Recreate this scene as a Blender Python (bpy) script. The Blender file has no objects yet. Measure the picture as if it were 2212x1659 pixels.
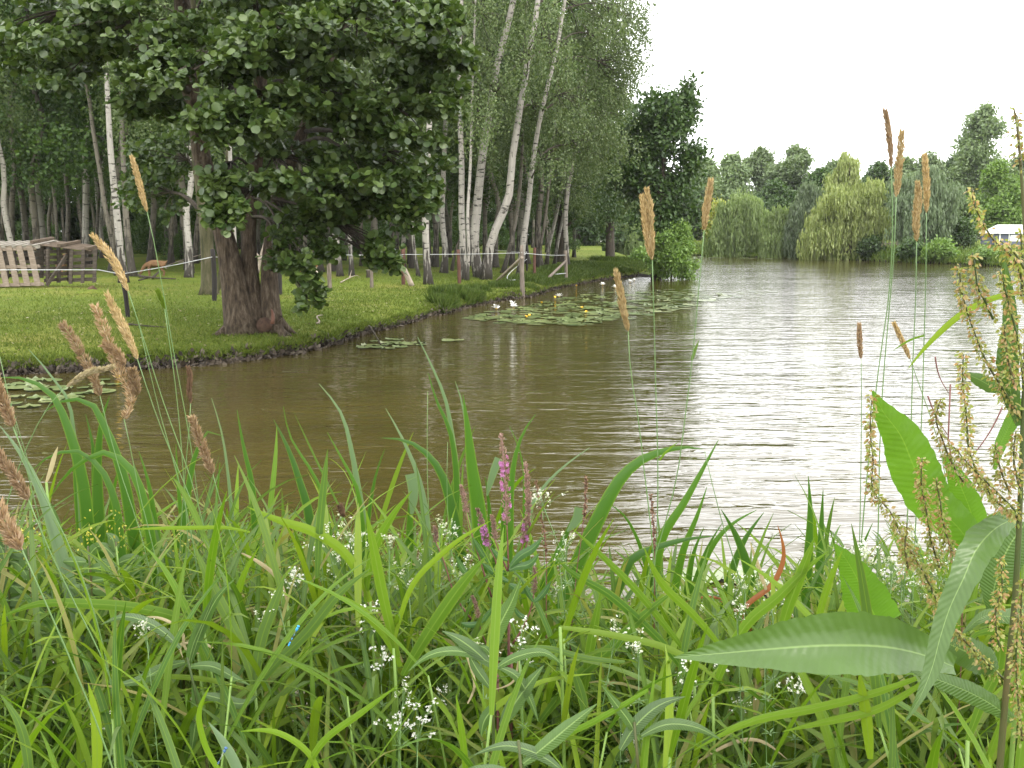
import bpy, math, random
import numpy as np
from mathutils import Vector, Matrix
R = random.Random(7)
rng = np.random.default_rng(11)
sc = bpy.context.scene
COL = sc.collection

# ---------------------------------------------------------------- camera, sky, sun, exposure
FPX, CXP, CYP, PITCH, CAMZ = 2300.0, 1106.0, 829.5, math.radians(8.03), 1.9
cam_d = bpy.data.cameras.new('camera'); cam = bpy.data.objects.new('camera', cam_d); COL.objects.link(cam)
cam_d.sensor_width = 36; cam_d.lens = 36 * FPX / 2212.0; cam_d.clip_start = 0.05; cam_d.clip_end = 3000
cam.location = (0, 0, CAMZ); cam.rotation_euler = (math.pi / 2 - PITCH, 0, 0)
sc.camera = cam
SUN_EL, SUN_ROT = math.radians(52), math.radians(150)
w = bpy.data.worlds.new('World'); sc.world = w; w.use_nodes = True
nt = w.node_tree; nt.nodes.clear()
sky = nt.nodes.new('ShaderNodeTexSky'); sky.sky_type = 'NISHITA'; sky.sun_disc = False
sky.sun_elevation = SUN_EL; sky.sun_rotation = SUN_ROT; sky.dust_density = 4.0; sky.air_density = 1.0
hs = nt.nodes.new('ShaderNodeHueSaturation'); hs.inputs['Saturation'].default_value = 0.25
mx = nt.nodes.new('ShaderNodeMix'); mx.data_type = 'RGBA'
tc = nt.nodes.new('ShaderNodeTexCoord'); nz = nt.nodes.new('ShaderNodeTexNoise')
nz.inputs['Scale'].default_value = 2.2; nz.inputs['Detail'].default_value = 6
cr = nt.nodes.new('ShaderNodeMapRange'); cr.inputs[1].default_value = 0.3; cr.inputs[2].default_value = 0.7
cr.inputs[3].default_value = 0.82; cr.inputs[4].default_value = 0.95
mx.inputs[7].default_value = (34.0, 34.1, 34.5, 1)        # bright overcast cloud layer
bg = nt.nodes.new('ShaderNodeBackground'); bg.inputs['Strength'].default_value = 0.11
ow = nt.nodes.new('ShaderNodeOutputWorld')
L = nt.links.new
L(sky.outputs[0], hs.inputs['Color']); L(hs.outputs[0], mx.inputs[6]); L(tc.outputs['Generated'], nz.inputs['Vector'])
L(nz.outputs['Fac'], cr.inputs[0]); L(cr.outputs[0], mx.inputs[0]); L(mx.outputs[2], bg.inputs['Color']); L(bg.outputs[0], ow.inputs['Surface'])
sd = bpy.data.lights.new('sun', 'SUN'); sd.energy = 1.7; sd.angle = math.radians(14); sd.color = (1, 0.95, 0.86)
so = bpy.data.objects.new('sun', sd); COL.objects.link(so)
# light comes from behind the camera and to the right
sdir = Vector((math.sin(SUN_ROT) * math.cos(SUN_EL), math.cos(SUN_ROT) * math.cos(SUN_EL), math.sin(SUN_EL)))
so.rotation_euler = sdir.to_track_quat('Z', 'Y').to_euler(); so.location = sdir * 50
sc.view_settings.view_transform = 'Standard'; sc.view_settings.look = 'None'
sc.view_settings.exposure = 0.1; sc.view_settings.gamma = 1.0; sc.view_settings.use_curve_mapping = False
sc.cycles.max_bounces = 6; sc.cycles.diffuse_bounces = 3; sc.cycles.glossy_bounces = 2
sc.cycles.transmission_bounces = 4; sc.cycles.transparent_max_bounces = 4
sc.cycles.caustics_reflective = False; sc.cycles.caustics_refractive = False
sc.cycles.use_denoising = True

# ---------------------------------------------------------------- helpers
CP, SP = math.cos(PITCH), math.sin(PITCH)
def ray(px, py):
    a = (px - CXP) / FPX; b = -(py - CYP) / FPX
    return (a, CP + b * SP, -SP + b * CP)
def P(px, py, dep):
    """the point seen at that place of the picture, dep metres straight ahead (along y)"""
    d = ray(px, py); t = dep / d[1]
    return Vector((d[0] * t, dep, CAMZ + d[2] * t))
def G(px, py, z=0.0):
    d = ray(px, py); t = (z - CAMZ) / d[2]
    return Vector((d[0] * t, d[1] * t, z))
def pxm(dep): return dep / FPX * 1.0          # metres per picture unit at that depth

def norm(a): return a / np.maximum(np.linalg.norm(a, axis=-1, keepdims=True), 1e-9)
def mk_mesh(name, V, Fs, mat=None, smooth=True, uv=None):
    V = np.asarray(V, dtype=np.float32).reshape(-1, 3)
    Fs = [np.asarray(f, dtype=np.int32) for f in Fs if len(f)]
    me = bpy.data.meshes.new(name)
    me.vertices.add(len(V)); me.vertices.foreach_set('co', V.ravel())
    nl = sum(f.size for f in Fs); npoly = sum(len(f) for f in Fs)
    me.loops.add(nl); me.polygons.add(npoly)
    li = np.concatenate([f.ravel() for f in Fs])
    tot = np.concatenate([np.full(len(f), f.shape[1], dtype=np.int32) for f in Fs])
    st = np.concatenate([[0], np.cumsum(tot)[:-1]]).astype(np.int32)
    me.loops.foreach_set('vertex_index', li); me.polygons.foreach_set('loop_start', st); me.polygons.foreach_set('loop_total', tot)
    me.polygons.foreach_set('use_smooth', np.full(npoly, smooth))
    if uv is not None:
        l = me.uv_layers.new(name='UVMap'); l.data.foreach_set('uv', np.asarray(uv, dtype=np.float32)[li].ravel())
    me.update(calc_edges=True)
    if mat: me.materials.append(mat)
    return me
def link(name, me, parent=None, loc=(0, 0, 0)):
    o = bpy.data.objects.new(name, me); COL.objects.link(o); o.location = loc
    if parent: o.parent = parent
    return o
def tag(o, label=None, cat=None, group=None, kind=None):
    if label: o['label'] = label
    if cat: o['category'] = cat
    if group: o['group'] = group
    if kind: o['kind'] = kind
    return o
def empty(name, loc, label, cat, group=None, rz=0.0):
    o = bpy.data.objects.new(name, None); COL.objects.link(o); o.location = loc; o.rotation_euler = (0, 0, rz); o.empty_display_size = 0.1
    return tag(o, label, cat, group)
def dup(root, loc=None, rot=None, scale=None, label=None, group=None, parent=None):
    r = root.copy(); COL.objects.link(r)
    if parent: r.parent = parent
    if loc is not None: r.location = loc
    if rot is not None: r.rotation_euler = rot
    if scale is not None: r.scale = scale
    if label: r['label'] = label
    if group: r['group'] = group
    for ch in root.children:
        c = ch.copy(); COL.objects.link(c); c.parent = r
        for g in ch.children:
            d = g.copy(); COL.objects.link(d); d.parent = c
    return r
class Acc:
    def __init__(s): s.V = []; s.F = {}; s.n = 0; s.U = []
    def add(s, V, F, uv=None):
        V = np.asarray(V, dtype=np.float32).reshape(-1, 3)
        for f in (F if isinstance(F, list) else [F]):
            f = np.asarray(f, dtype=np.int64)
            if len(f): s.F.setdefault(f.shape[1], []).append(f + s.n)
        s.V.append(V); s.n += len(V)
        if uv is not None: s.U.append(np.asarray(uv, dtype=np.float32))
    def mesh(s, name, mat=None, smooth=True, origin=None):
        V = np.concatenate(s.V)
        if origin is not None: V = V - np.asarray(origin, dtype=np.float32)
        uv = np.concatenate(s.U) if s.U and sum(len(u) for u in s.U) == len(V) else None
        return mk_mesh(name, V, [np.concatenate(f) for f in s.F.values()], mat, smooth, uv)
    def build(s, name, mat=None, parent=None, smooth=True, origin=None):
        return link(name, s.mesh(name, mat, smooth, origin), parent)
def crom(pts, n):
    """smooth curve through the points"""
    p = np.asarray(pts, dtype=float)
    if len(p) == 2: t = np.linspace(0, 1, n)[:, None]; return p[0] * (1 - t) + p[1] * t
    h = np.maximum(np.linalg.norm(np.diff(p, axis=0), axis=1), 1e-6); T = np.concatenate([[0], np.cumsum(h)]); v = np.diff(p, axis=0) / h[:, None]
    m = np.empty_like(p); m[1:-1] = (v[:-1] * h[1:, None] + v[1:] * h[:-1, None]) / (h[1:] + h[:-1])[:, None]; m[0] = 1.5 * v[0] - .5 * m[1]; m[-1] = 1.5 * v[-1] - .5 * m[-2]
    t = np.linspace(0, T[-1] * (1 - 1e-7), n); i = np.minimum(np.searchsorted(T, t, side='right') - 1, len(h) - 1); H = h[i][:, None]; f = (t - T[i])[:, None] / H
    return (2 * f ** 3 - 3 * f ** 2 + 1) * p[i] + (f ** 3 - 2 * f ** 2 + f) * H * m[i] + (-2 * f ** 3 + 3 * f ** 2) * p[i + 1] + (f ** 3 - f ** 2) * H * m[i + 1]
def tube(pts, rad, m=6, cap=True):
    p = np.asarray(pts, dtype=float); n = len(p); r = np.atleast_1d(np.asarray(rad, dtype=float)); r = np.interp(np.linspace(0, 1, n), np.linspace(0, 1, len(r)), r)
    t = norm(np.gradient(p, axis=0)); h = np.array([1.0, 0.13, 0.07]) if abs(t[0][0]) < 0.9 else np.array([0, 1.0, 0.1])
    s = norm(np.cross(t, h)); b = np.cross(t, s)
    a = np.arange(m) * 2 * np.pi / m
    V = p[:, None] + r[:, None, None] * (np.cos(a)[None, :, None] * s[:, None] + np.sin(a)[None, :, None] * b[:, None])
    i = np.arange(n - 1)[:, None] * m; j = np.arange(m)[None]; k = (j + 1) % m
    F = np.stack([i + j, i + k, i + m + k, i + m + j], -1).reshape(-1, 4)
    if cap:
        V = np.vstack([V.reshape(-1, 3), p[0], p[-1]]); q = np.arange(m); kk = (q + 1) % m
        C = np.vstack([np.stack([kk, q, np.full(m, n * m)], -1), np.stack([(n - 1) * m + q, (n - 1) * m + kk, np.full(m, n * m + 1)], -1)])
        return V, [F, C]
    return V.reshape(-1, 3), [F]
def box(c, s, R3=None):
    c = np.asarray(c, float); s = np.asarray(s, float) / 2
    V = np.array([[x, y, z] for x in (-1, 1) for y in (-1, 1) for z in (-1, 1)], float) * s
    if R3 is not None: V = V @ np.asarray(R3).T
    F = [[0, 1, 3, 2], [4, 6, 7, 5], [0, 4, 5, 1], [2, 3, 7, 6], [0, 2, 6, 4], [1, 5, 7, 3]]
    return V + c, [F]
def ribbon(pts, wid, side=None, fold=0.25, n=14, cr=True, wave=0.0, rim=0.0, nw=9, rag=0.0):
    """a leaf: centre line, width along it, a side direction (default: across the view), folded along the midrib; last point = tip first"""
    c = crom(pts, n) if cr else np.asarray(pts, float)
    n = len(c); t = norm(np.gradient(c, axis=0))
    sd_ = np.asarray(side if side is not None else (1, 0.0, 0.0), float)
    if sd_.ndim == 1: sd_ = np.broadcast_to(sd_, (n, 3))
    if side is None:
        vd = norm(c - np.array([0, 0, CAMZ])); sd_ = np.cross(t, vd)
    s = norm(sd_ - (sd_ * t).sum(1, keepdims=True) * t); nn = np.cross(s, t)
    ws = np.interp(np.linspace(0, 1, n), np.linspace(0, 1, len(wid)), wid)[:, None] / 2
    ph = np.linspace(0, nw * 2 * np.pi, n)[:, None]
    k = [-1, -0.5, 0, 0.5, 1]
    rg = {a: (1 + rag * (np.abs(rng.normal(0, .5, (n, 1))) * -1 + .35 * np.sin(ph * .7 + a * 3) )) if abs(a) == 1 else 1 for a in k}
    V = np.stack([c + s * ws * a * rg[a] * (1 + (wave * 0.35 * np.sin(ph * 1.3 + a * 9) if abs(a) == 1 else 0)) + nn * ws * (fold * abs(a) ** 1.3) + (nn * ws * wave * np.sin(ph + a * 5) if abs(a) == 1 else 0) for a in k], 1)
    m = 5; i = np.arange(n - 1)[:, None] * m; j = np.arange(m - 1)[None]
    F = np.stack([i + j, i + j + 1, i + m + j + 1, i + m + j], -1).reshape(-1, 4)
    uv = np.stack([np.tile(np.linspace(0, 1, m), n), np.repeat(np.linspace(0, 1, n), m)], -1)
    return V.reshape(-1, 3), [F], uv
T_ROUND = (np.array([[0, 0, 0], [-.32, .18, .05], [-.5, .58, .10], [-.27, .95, .04], [0, 1.0, -.03], [.27, .95, .04], [.5, .58, .10], [.32, .18, .05]]), np.array([[0, 4, 3, 2, 1], [0, 7, 6, 5, 4]]))
T_RHOMB = (np.array([[0, 0, 0], [-.38, .35, .06], [0, 1, 0], [.38, .35, .06]]), np.array([[0, 3, 2, 1]]))
T_LANCE = (np.array([[0, 0, 0], [-.11, .4, .02], [0, 1, -.08], [.11, .4, .02]]), np.array([[0, 3, 2, 1]]))
T_OVAL = (np.array([[0, 0, 0], [-.25, .25, .04], [-.25, .65, .04], [0, 1, -.04], [.25, .65, .04], [.25, .25, .04]]), np.array([[0, 3, 2, 1], [0, 5, 4, 3]]))
def leaves(tmpl, pos, u, nh, size):
    T, F = tmpl; u = norm(u); nn = norm(nh - (nh * u).sum(1, keepdims=True) * u); s = np.cross(u, nn)
    sz = np.broadcast_to(np.asarray(size, float), (len(pos),))[:, None, None]
    V = pos[:, None] + sz * (T[None, :, 0:1] * s[:, None] + T[None, :, 1:2] * u[:, None] + T[None, :, 2:3] * nn[:, None])
    Fq = (np.arange(len(pos))[:, None, None] * len(T) + F[None]).reshape(-1, F.shape[1])
    return V.reshape(-1, 3), [Fq]
def rdir(n, r=None):
    v = (r or rng).normal(size=(n, 3)); return norm(v)

# ---------------------------------------------------------------- materials
def newmat(name):
    m = bpy.data.materials.new(name); m.use_nodes = True; nt = m.node_tree; nt.nodes.clear()
    return m, nt, nt.nodes.new, nt.links.new
def ramp(nt, stops, inter='LINEAR'):
    r = nt.nodes.new('ShaderNodeValToRGB'); e = r.color_ramp.elements; r.color_ramp.interpolation = inter
    while len(e) < len(stops): e.new(0.5)
    for i, (p, c) in enumerate(stops): e[i].position = p; e[i].color = (c[0], c[1], c[2], 1)
    return r
def leafmat(name, cols, trans=0.3, ribw=0.07, rough=0.45, per='island', rib=None, spec=0.5, tw=1.25, edge=None, noise=0.0, veins=False):
    m, nt, N, L = newmat(name)
    g = N('ShaderNodeNewGeometry'); oi = N('ShaderNodeObjectInfo')
    src = g.outputs['Random Per Island'] if per == 'island' else oi.outputs['Random']
    r = ramp(nt, [(i / max(1, len(cols) - 1), c) for i, c in enumerate(cols)]); L(src, r.inputs[0]); col = r.outputs[0]
    def mixc(fac, c1, c2, bt='MIX'):
        x = N('ShaderNodeMix'); x.data_type = 'RGBA'; x.blend_type = bt
        if isinstance(fac, float): x.inputs[0].default_value = fac
        else: L(fac, x.inputs[0])
        L(c1, x.inputs[6])
        if isinstance(c2, tuple): x.inputs[7].default_value = (*c2, 1)
        else: L(c2, x.inputs[7])
        return x.outputs[2]
    if per == 'island':   # whole-tree tint as well
        hv = N('ShaderNodeHueSaturation'); mr = N('ShaderNodeMapRange'); L(oi.outputs['Random'], mr.inputs[0])
        mr.inputs[3].default_value = 0.85; mr.inputs[4].default_value = 1.15; L(mr.outputs[0], hv.inputs['Value']); L(col, hv.inputs['Color']); col = hv.outputs[0]
    tcn = N('ShaderNodeTexCoord')
    if noise:
        n1 = N('ShaderNodeTexNoise'); n1.inputs['Scale'].default_value = 14; n1.inputs['Detail'].default_value = 4; L(tcn.outputs['Object'], n1.inputs['Vector'])
        mr2 = N('ShaderNodeMapRange'); mr2.inputs[1].default_value = 0.35; mr2.inputs[2].default_value = 0.7; mr2.inputs[3].default_value = 0; mr2.inputs[4].default_value = noise
        L(n1.outputs['Fac'], mr2.inputs[0]); col = mixc(mr2.outputs[0], col, tuple(min(1, c * 1.9) for c in cols[-1]))
    bump = None
    if rib or edge or veins:
        sx = N('ShaderNodeSeparateXYZ'); L(tcn.outputs['UV'], sx.inputs[0])
        ab = N('ShaderNodeMath'); ab.operation = 'SUBTRACT'; L(sx.outputs[0], ab.inputs[0]); ab.inputs[1].default_value = 0.5
        aa = N('ShaderNodeMath'); aa.operation = 'ABSOLUTE'; L(ab.outputs[0], aa.inputs[0])
        if veins:
            # side veins run out from the midrib, slanting to the tip
            ma = N('ShaderNodeMath'); ma.operation = 'MULTIPLY_ADD'; L(aa.outputs[0], ma.inputs[0]); ma.inputs[1].default_value = 0.12; L(sx.outputs[1], ma.inputs[2])
            sn = N('ShaderNodeMath'); sn.operation = 'MULTIPLY'; L(ma.outputs[0], sn.inputs[0]); sn.inputs[1].default_value = 190.0
            si = N('ShaderNodeMath'); si.operation = 'SINE'; L(sn.outputs[0], si.inputs[0])
            mv = N('ShaderNodeMapRange'); mv.inputs[1].default_value = 0.86; mv.inputs[2].default_value = 1.0; mv.inputs[3].default_value = 0; mv.inputs[4].default_value = 0.09; L(si.outputs[0], mv.inputs[0])
            col = mixc(mv.outputs[0], col, tuple(min(1, c * 1.7) for c in cols[0]))
            nb = N('ShaderNodeTexNoise'); nb.inputs['Scale'].default_value = 45; L(tcn.outputs['Object'], nb.inputs['Vector'])
            ad = N('ShaderNodeMath'); ad.operation = 'MULTIPLY_ADD'; L(si.outputs[0], ad.inputs[0]); ad.inputs[1].default_value = 0.12; L(nb.outputs['Fac'], ad.inputs[2])
            bump = N('ShaderNodeBump'); bump.inputs['Strength'].default_value = 0.35; bump.inputs['Distance'].default_value = 0.004; L(ad.outputs[0], bump.inputs['Height'])
        if rib:
            mr = N('ShaderNodeMapRange'); mr.inputs[1].default_value = 0.0; mr.inputs[2].default_value = ribw; mr.inputs[3].default_value = 0.85; mr.inputs[4].default_value = 0.0
            L(aa.outputs[0], mr.inputs[0]); col = mixc(mr.outputs[0], col, rib)
        if edge:
            mr = N('ShaderNodeMapRange'); mr.inputs[1].default_value = 0.36; mr.inputs[2].default_value = 0.5; mr.inputs[3].default_value = 0.0; mr.inputs[4].default_value = 0.8
            L(aa.outputs[0], mr.inputs[0]); col = mixc(mr.outputs[0], col, edge)
    p = N('ShaderNodeBsdfPrincipled'); L(col, p.inputs['Base Color']); p.inputs['Roughness'].default_value = rough; p.inputs['Specular IOR Level'].default_value = spec
    if bump: L(bump.outputs[0], p.inputs['Normal'])
    tr = N('ShaderNodeBsdfTranslucent'); tm = mixc(1.0, col, (tw, tw * 1.05, tw * 0.55), 'MULTIPLY'); L(tm, tr.inputs['Color'])
    ms = N('ShaderNodeMixShader'); ms.inputs[0].default_value = trans; L(p.outputs[0], ms.inputs[1]); L(tr.outputs[0], ms.inputs[2])
    o = N('ShaderNodeOutputMaterial'); L(ms.outputs[0], o.inputs['Surface'])
    return m
def surf(name, stops, scale=8.0, rough=0.85, stretch=(1, 1, 1), bump=0.5, dist=0.02, detail=6, spec=0.3, kind='noise'):
    m, nt, N, L = newmat(name)
    tcn = N('ShaderNodeTexCoord'); mp = N('ShaderNodeMapping'); mp.inputs['Scale'].default_value = stretch; L(tcn.outputs['Object'], mp.inputs[0])
    oi = N('ShaderNodeObjectInfo'); va = N('ShaderNodeVectorMath'); va.operation = 'ADD'; L(mp.outputs[0], va.inputs[0])
    cb = N('ShaderNodeCombineXYZ'); mu = N('ShaderNodeMath'); mu.operation = 'MULTIPLY'; mu.inputs[1].default_value = 37.0; L(oi.outputs['Random'], mu.inputs[0]); L(mu.outputs[0], cb.inputs[2]); L(cb.outputs[0], va.inputs[1])
    n = N('ShaderNodeTexNoise'); n.inputs['Scale'].default_value = scale; n.inputs['Detail'].default_value = detail; n.inputs['Roughness'].default_value = 0.65; L(va.outputs[0], n.inputs['Vector'])
    r = ramp(nt, stops); L(n.outputs['Fac'], r.inputs[0])
    p = N('ShaderNodeBsdfPrincipled'); L(r.outputs[0], p.inputs['Base Color']); p.inputs['Roughness'].default_value = rough; p.inputs['Specular IOR Level'].default_value = spec
    if bump:
        b = N('ShaderNodeBump'); b.inputs['Strength'].default_value = bump; b.inputs['Distance'].default_value = dist; L(n.outputs['Fac'], b.inputs['Height']); L(b.outputs[0], p.inputs['Normal'])
    o = N('ShaderNodeOutputMaterial'); L(p.outputs[0], o.inputs['Surface'])
    return m
def plain(name, c, rough=0.6, spec=0.4): return surf(name, [(0.3, tuple(x * 0.82 for x in c)), (0.7, tuple(min(1, x * 1.12) for x in c))], 6.0, rough, bump=0.0, spec=spec)

M = {}
def birch_bark(name, white, dark, lo, hi):
    m, nt, N, L = newmat(name)
    tcn = N('ShaderNodeTexCoord'); mp = N('ShaderNodeMapping'); mp.inputs['Scale'].default_value = (2.2, 2.2, 9.0); L(tcn.outputs['Object'], mp.inputs[0])
    n = N('ShaderNodeTexNoise'); n.inputs['Scale'].default_value = 1.6; n.inputs['Detail'].default_value = 5; n.inputs['Roughness'].default_value = 0.6; L(mp.outputs[0], n.inputs['Vector'])
    mp2 = N('ShaderNodeMapping'); mp2.inputs['Scale'].default_value = (9, 9, 1.6); L(tcn.outputs['Object'], mp2.inputs[0])
    n2 = N('ShaderNodeTexNoise'); n2.inputs['Scale'].default_value = 1.4; n2.inputs['Detail'].default_value = 6; L(mp2.outputs[0], n2.inputs['Vector'])
    sx = N('ShaderNodeSeparateXYZ'); L(tcn.outputs['Object'], sx.inputs[0])
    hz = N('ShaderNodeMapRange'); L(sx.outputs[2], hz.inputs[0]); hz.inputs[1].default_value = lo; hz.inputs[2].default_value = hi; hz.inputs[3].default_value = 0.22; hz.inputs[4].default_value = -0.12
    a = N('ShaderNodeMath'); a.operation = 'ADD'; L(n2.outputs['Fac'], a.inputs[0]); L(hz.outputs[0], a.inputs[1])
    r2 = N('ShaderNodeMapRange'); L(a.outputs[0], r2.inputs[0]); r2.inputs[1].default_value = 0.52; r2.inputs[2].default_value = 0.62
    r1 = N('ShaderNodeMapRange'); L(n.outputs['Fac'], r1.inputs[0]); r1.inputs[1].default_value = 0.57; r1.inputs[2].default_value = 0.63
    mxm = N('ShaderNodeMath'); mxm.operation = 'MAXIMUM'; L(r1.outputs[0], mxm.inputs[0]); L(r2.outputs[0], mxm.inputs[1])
    r = ramp(nt, [(0.3, tuple(c * 0.7 for c in white)), (0.7, white)]); L(n2.outputs['Fac'], r.inputs[0])
    x = N('ShaderNodeMix'); x.data_type = 'RGBA'; L(mxm.outputs[0], x.inputs[0]); L(r.outputs[0], x.inputs[6]); x.inputs[7].default_value = (*dark, 1)
    p = N('ShaderNodeBsdfPrincipled'); L(x.outputs[2], p.inputs['Base Color']); p.inputs['Roughness'].default_value = 0.8
    b = N('ShaderNodeBump'); b.inputs['Strength'].default_value = 0.6; b.inputs['Distance'].default_value = 0.03; b.invert = True; L(mxm.outputs[0], b.inputs['Height']); L(b.outputs[0], p.inputs['Normal'])
    o = N('ShaderNodeOutputMaterial'); L(p.outputs[0], o.inputs['Surface']); return m
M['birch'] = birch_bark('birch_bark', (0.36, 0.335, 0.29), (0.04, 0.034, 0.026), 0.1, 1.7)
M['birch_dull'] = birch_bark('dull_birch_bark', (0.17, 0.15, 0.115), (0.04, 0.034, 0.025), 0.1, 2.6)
M['bark'] = surf('alder_bark', [(0.3, (0.025, 0.018, 0.012)), (0.5, (0.085, 0.062, 0.04)), (0.66, (0.17, 0.135, 0.095))], 7.5, 0.9, (2.4, 2.4, 0.5), 1.0, 0.1)
M['bark_dark'] = surf('dark_bark', [(0.3, (0.02, 0.016, 0.012)), (0.7, (0.09, 0.075, 0.055))], 6, 0.9, (2, 2, 0.5), 0.7, 0.03)
M['cut'] = surf('cut_wood', [(0.3, (0.14, 0.075, 0.045)), (0.7, (0.26, 0.15, 0.09))], 9, 0.8, (1, 1, 1), 0.4)
M['burr'] = surf('burr_bark', [(0.3, (0.03, 0.018, 0.012)), (0.7, (0.11, 0.065, 0.042))], 9, 0.9, (1, 1, 1), 0.9, 0.03)
M['twig'] = plain('twig_bark', (0.07, 0.055, 0.035), 0.8)
M['alder_leaf'] = leafmat('alder_leaf', [(0.026, 0.054, 0.010), (0.052, 0.088, 0.018), (0.088, 0.130, 0.030), (0.036, 0.070, 0.012)], 0.25, rough=0.42, spec=0.5)
M['birch_leaf'] = leafmat('birch_leaf', [(0.086, 0.129, 0.044), (0.115, 0.168, 0.057), (0.161, 0.207, 0.081), (0.069, 0.112, 0.034)], 0.3, rough=0.5, spec=0.4)
M['wood_leaf'] = leafmat('wood_leaf', [(0.048, 0.097, 0.02), (0.071, 0.13, 0.031), (0.101, 0.159, 0.035)], 0.3, rough=0.5, spec=0.4)
M['dark_leaf'] = leafmat('dark_tree_leaf', [(0.036, 0.074, 0.021), (0.057, 0.105, 0.026), (0.078, 0.131, 0.031)], 0.28, rough=0.5)
M['far_leaf'] = leafmat('far_tree_leaf', [(0.115, 0.173, 0.074), (0.15, 0.207, 0.092), (0.184, 0.24, 0.115)], 0.28, rough=0.55)  # far foliage paler and greyer: distance haze is put into the leaf colour
M['willow_leaf'] = leafmat('willow_leaf', [(0.151, 0.22, 0.07), (0.197, 0.267, 0.093), (0.244, 0.313, 0.116)], 0.3, rough=0.5)  # this and the other willow tones are lightened to stand in for haze
M['pale_willow_leaf'] = leafmat('pale_willow_leaf', [(0.21, 0.263, 0.078), (0.273, 0.325, 0.105), (0.336, 0.378, 0.147)], 0.3, rough=0.5)
M['silver_leaf'] = leafmat('silver_willow_leaf', [(0.112, 0.168, 0.078), (0.157, 0.213, 0.112), (0.213, 0.269, 0.157)], 0.25, rough=0.5)
M['fresh_leaf'] = leafmat('fresh_tree_leaf', [(0.104, 0.187, 0.036), (0.146, 0.239, 0.047), (0.187, 0.281, 0.062)], 0.3, rough=0.5)
M['yellow_leaf'] = leafmat('yellow_shrub_leaf', [(0.244, 0.264, 0.049), (0.332, 0.341, 0.078)], 0.3, rough=0.5)
# ---------------------------------------------------------------- water
def water_mat():
    m, nt, N, L = newmat('pond_water')
    tcn = N('ShaderNodeTexCoord')
    def nz(sc3, s, d, rough=0.55, dis=0.3):
        mp = N('ShaderNodeMapping'); mp.inputs['Scale'].default_value = sc3; mp.inputs['Rotation'].default_value = (0, 0, 0.12); L(tcn.outputs['Object'], mp.inputs[0])
        n = N('ShaderNodeTexNoise'); n.inputs['Scale'].default_value = s; n.inputs['Detail'].default_value = d; n.inputs['Roughness'].default_value = rough; n.inputs['Distortion'].default_value = dis; L(mp.outputs[0], n.inputs['Vector']); return n.outputs['Fac']
    a = nz((0.55, 1.9, 1), 1.5, 2, 0.5, 0.8); b = nz((0.8, 2.6, 1), 4.6, 2, 0.5, 0.6); c = nz((0.5, 1.0, 1), 0.35, 3, 0.5, 0.8)
    # wind patches: the ripples are stronger on the open water than in the lee of the wood
    mr = N('ShaderNodeMapRange'); L(c, mr.inputs[0]); mr.inputs[1].default_value = 0.35; mr.inputs[2].default_value = 0.65; mr.inputs[3].default_value = 0.55; mr.inputs[4].default_value = 1.0
    m1 = N('ShaderNodeMath'); m1.operation = 'MULTIPLY_ADD'; L(b, m1.inputs[0]); m1.inputs[1].default_value = 0.30; L(a, m1.inputs[2])
    m2 = N('ShaderNodeMath'); m2.operation = 'MULTIPLY'; L(m1.outputs[0], m2.inputs[0]); L(mr.outputs[0], m2.inputs[1])
    bp = N('ShaderNodeBump'); bp.inputs['Strength'].default_value = 1.0; bp.inputs['Distance'].default_value = WAVE; L(m2.outputs[0], bp.inputs['Height'])
    r = ramp(nt, [(0.3, (0.042, 0.034, 0.009)), (0.7, (0.056, 0.045, 0.012))]); L(c, r.inputs[0])
    p = N('ShaderNodeBsdfPrincipled'); L(r.outputs[0], p.inputs['Base Color']); p.inputs['Roughness'].default_value = 0.04; p.inputs['IOR'].default_value = 1.42
    L(bp.outputs[0], p.inputs['Normal'])
    o = N('ShaderNodeOutputMaterial'); L(p.outputs[0], o.inputs['Surface']); return m
WAVE = 0.042
M['water'] = water_mat()
g = np.linspace(-1, 1, 41)
gx, gy = np.meshgrid(g * 420, g * 420)
V = np.stack([gx, gy + 60, 0 * gx], -1).reshape(-1, 3); i = np.arange(40)[:, None] * 41; j = np.arange(40)[None]
tag(link('pond_water', mk_mesh('pond_water', V, [np.stack([i + j, i + j + 1, i + 42 + j, i + 41 + j], -1).reshape(-1, 4)], M['water'])), kind='structure')

# ---------------------------------------------------------------- land
def hash_noise(x, y, s, seed=0):
    """smooth value noise"""
    x = np.asarray(x, float) * s + seed * 17.3; y = np.asarray(y, float) * s + seed * 9.1
    xi = np.floor(x); yi = np.floor(y); fx = x - xi; fy = y - yi; fx = fx * fx * (3 - 2 * fx); fy = fy * fy * (3 - 2 * fy)
    def h(a, b): v = np.sin(a * 127.1 + b * 311.7 + seed) * 43758.5453; return v - np.floor(v)
    return (h(xi, yi) * (1 - fx) + h(xi + 1, yi) * fx) * (1 - fy) + (h(xi, yi + 1) * (1 - fx) + h(xi + 1, yi + 1) * fx) * fy
SHORE = [(-2600, 1010), (-1500, 930), (-700, 865), (-200, 830), (0, 812), (160, 802), (300, 798), (430, 790), (520, 782), (600, 772), (680, 757), (740, 738), (800, 720), (860, 706), (905, 694), (925, 684), (965, 680), (1000, 668),
         (1060, 655), (1100, 648), (1145, 643), (1200, 625), (1260, 613), (1330, 602), (1380, 596), (1396, 590)]
sh = np.array([G(a, b)[:] for a, b in SHORE]); sh_az = np.arctan2(sh[:, 0], sh[:, 1]); sh_r = np.hypot(sh[:, 0], sh[:, 1])
FARP = [(1240, 548.0), (1300, 548.0), (1330, 554), (1352, 560), (1374, 571), (1396, 588)]
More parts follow.
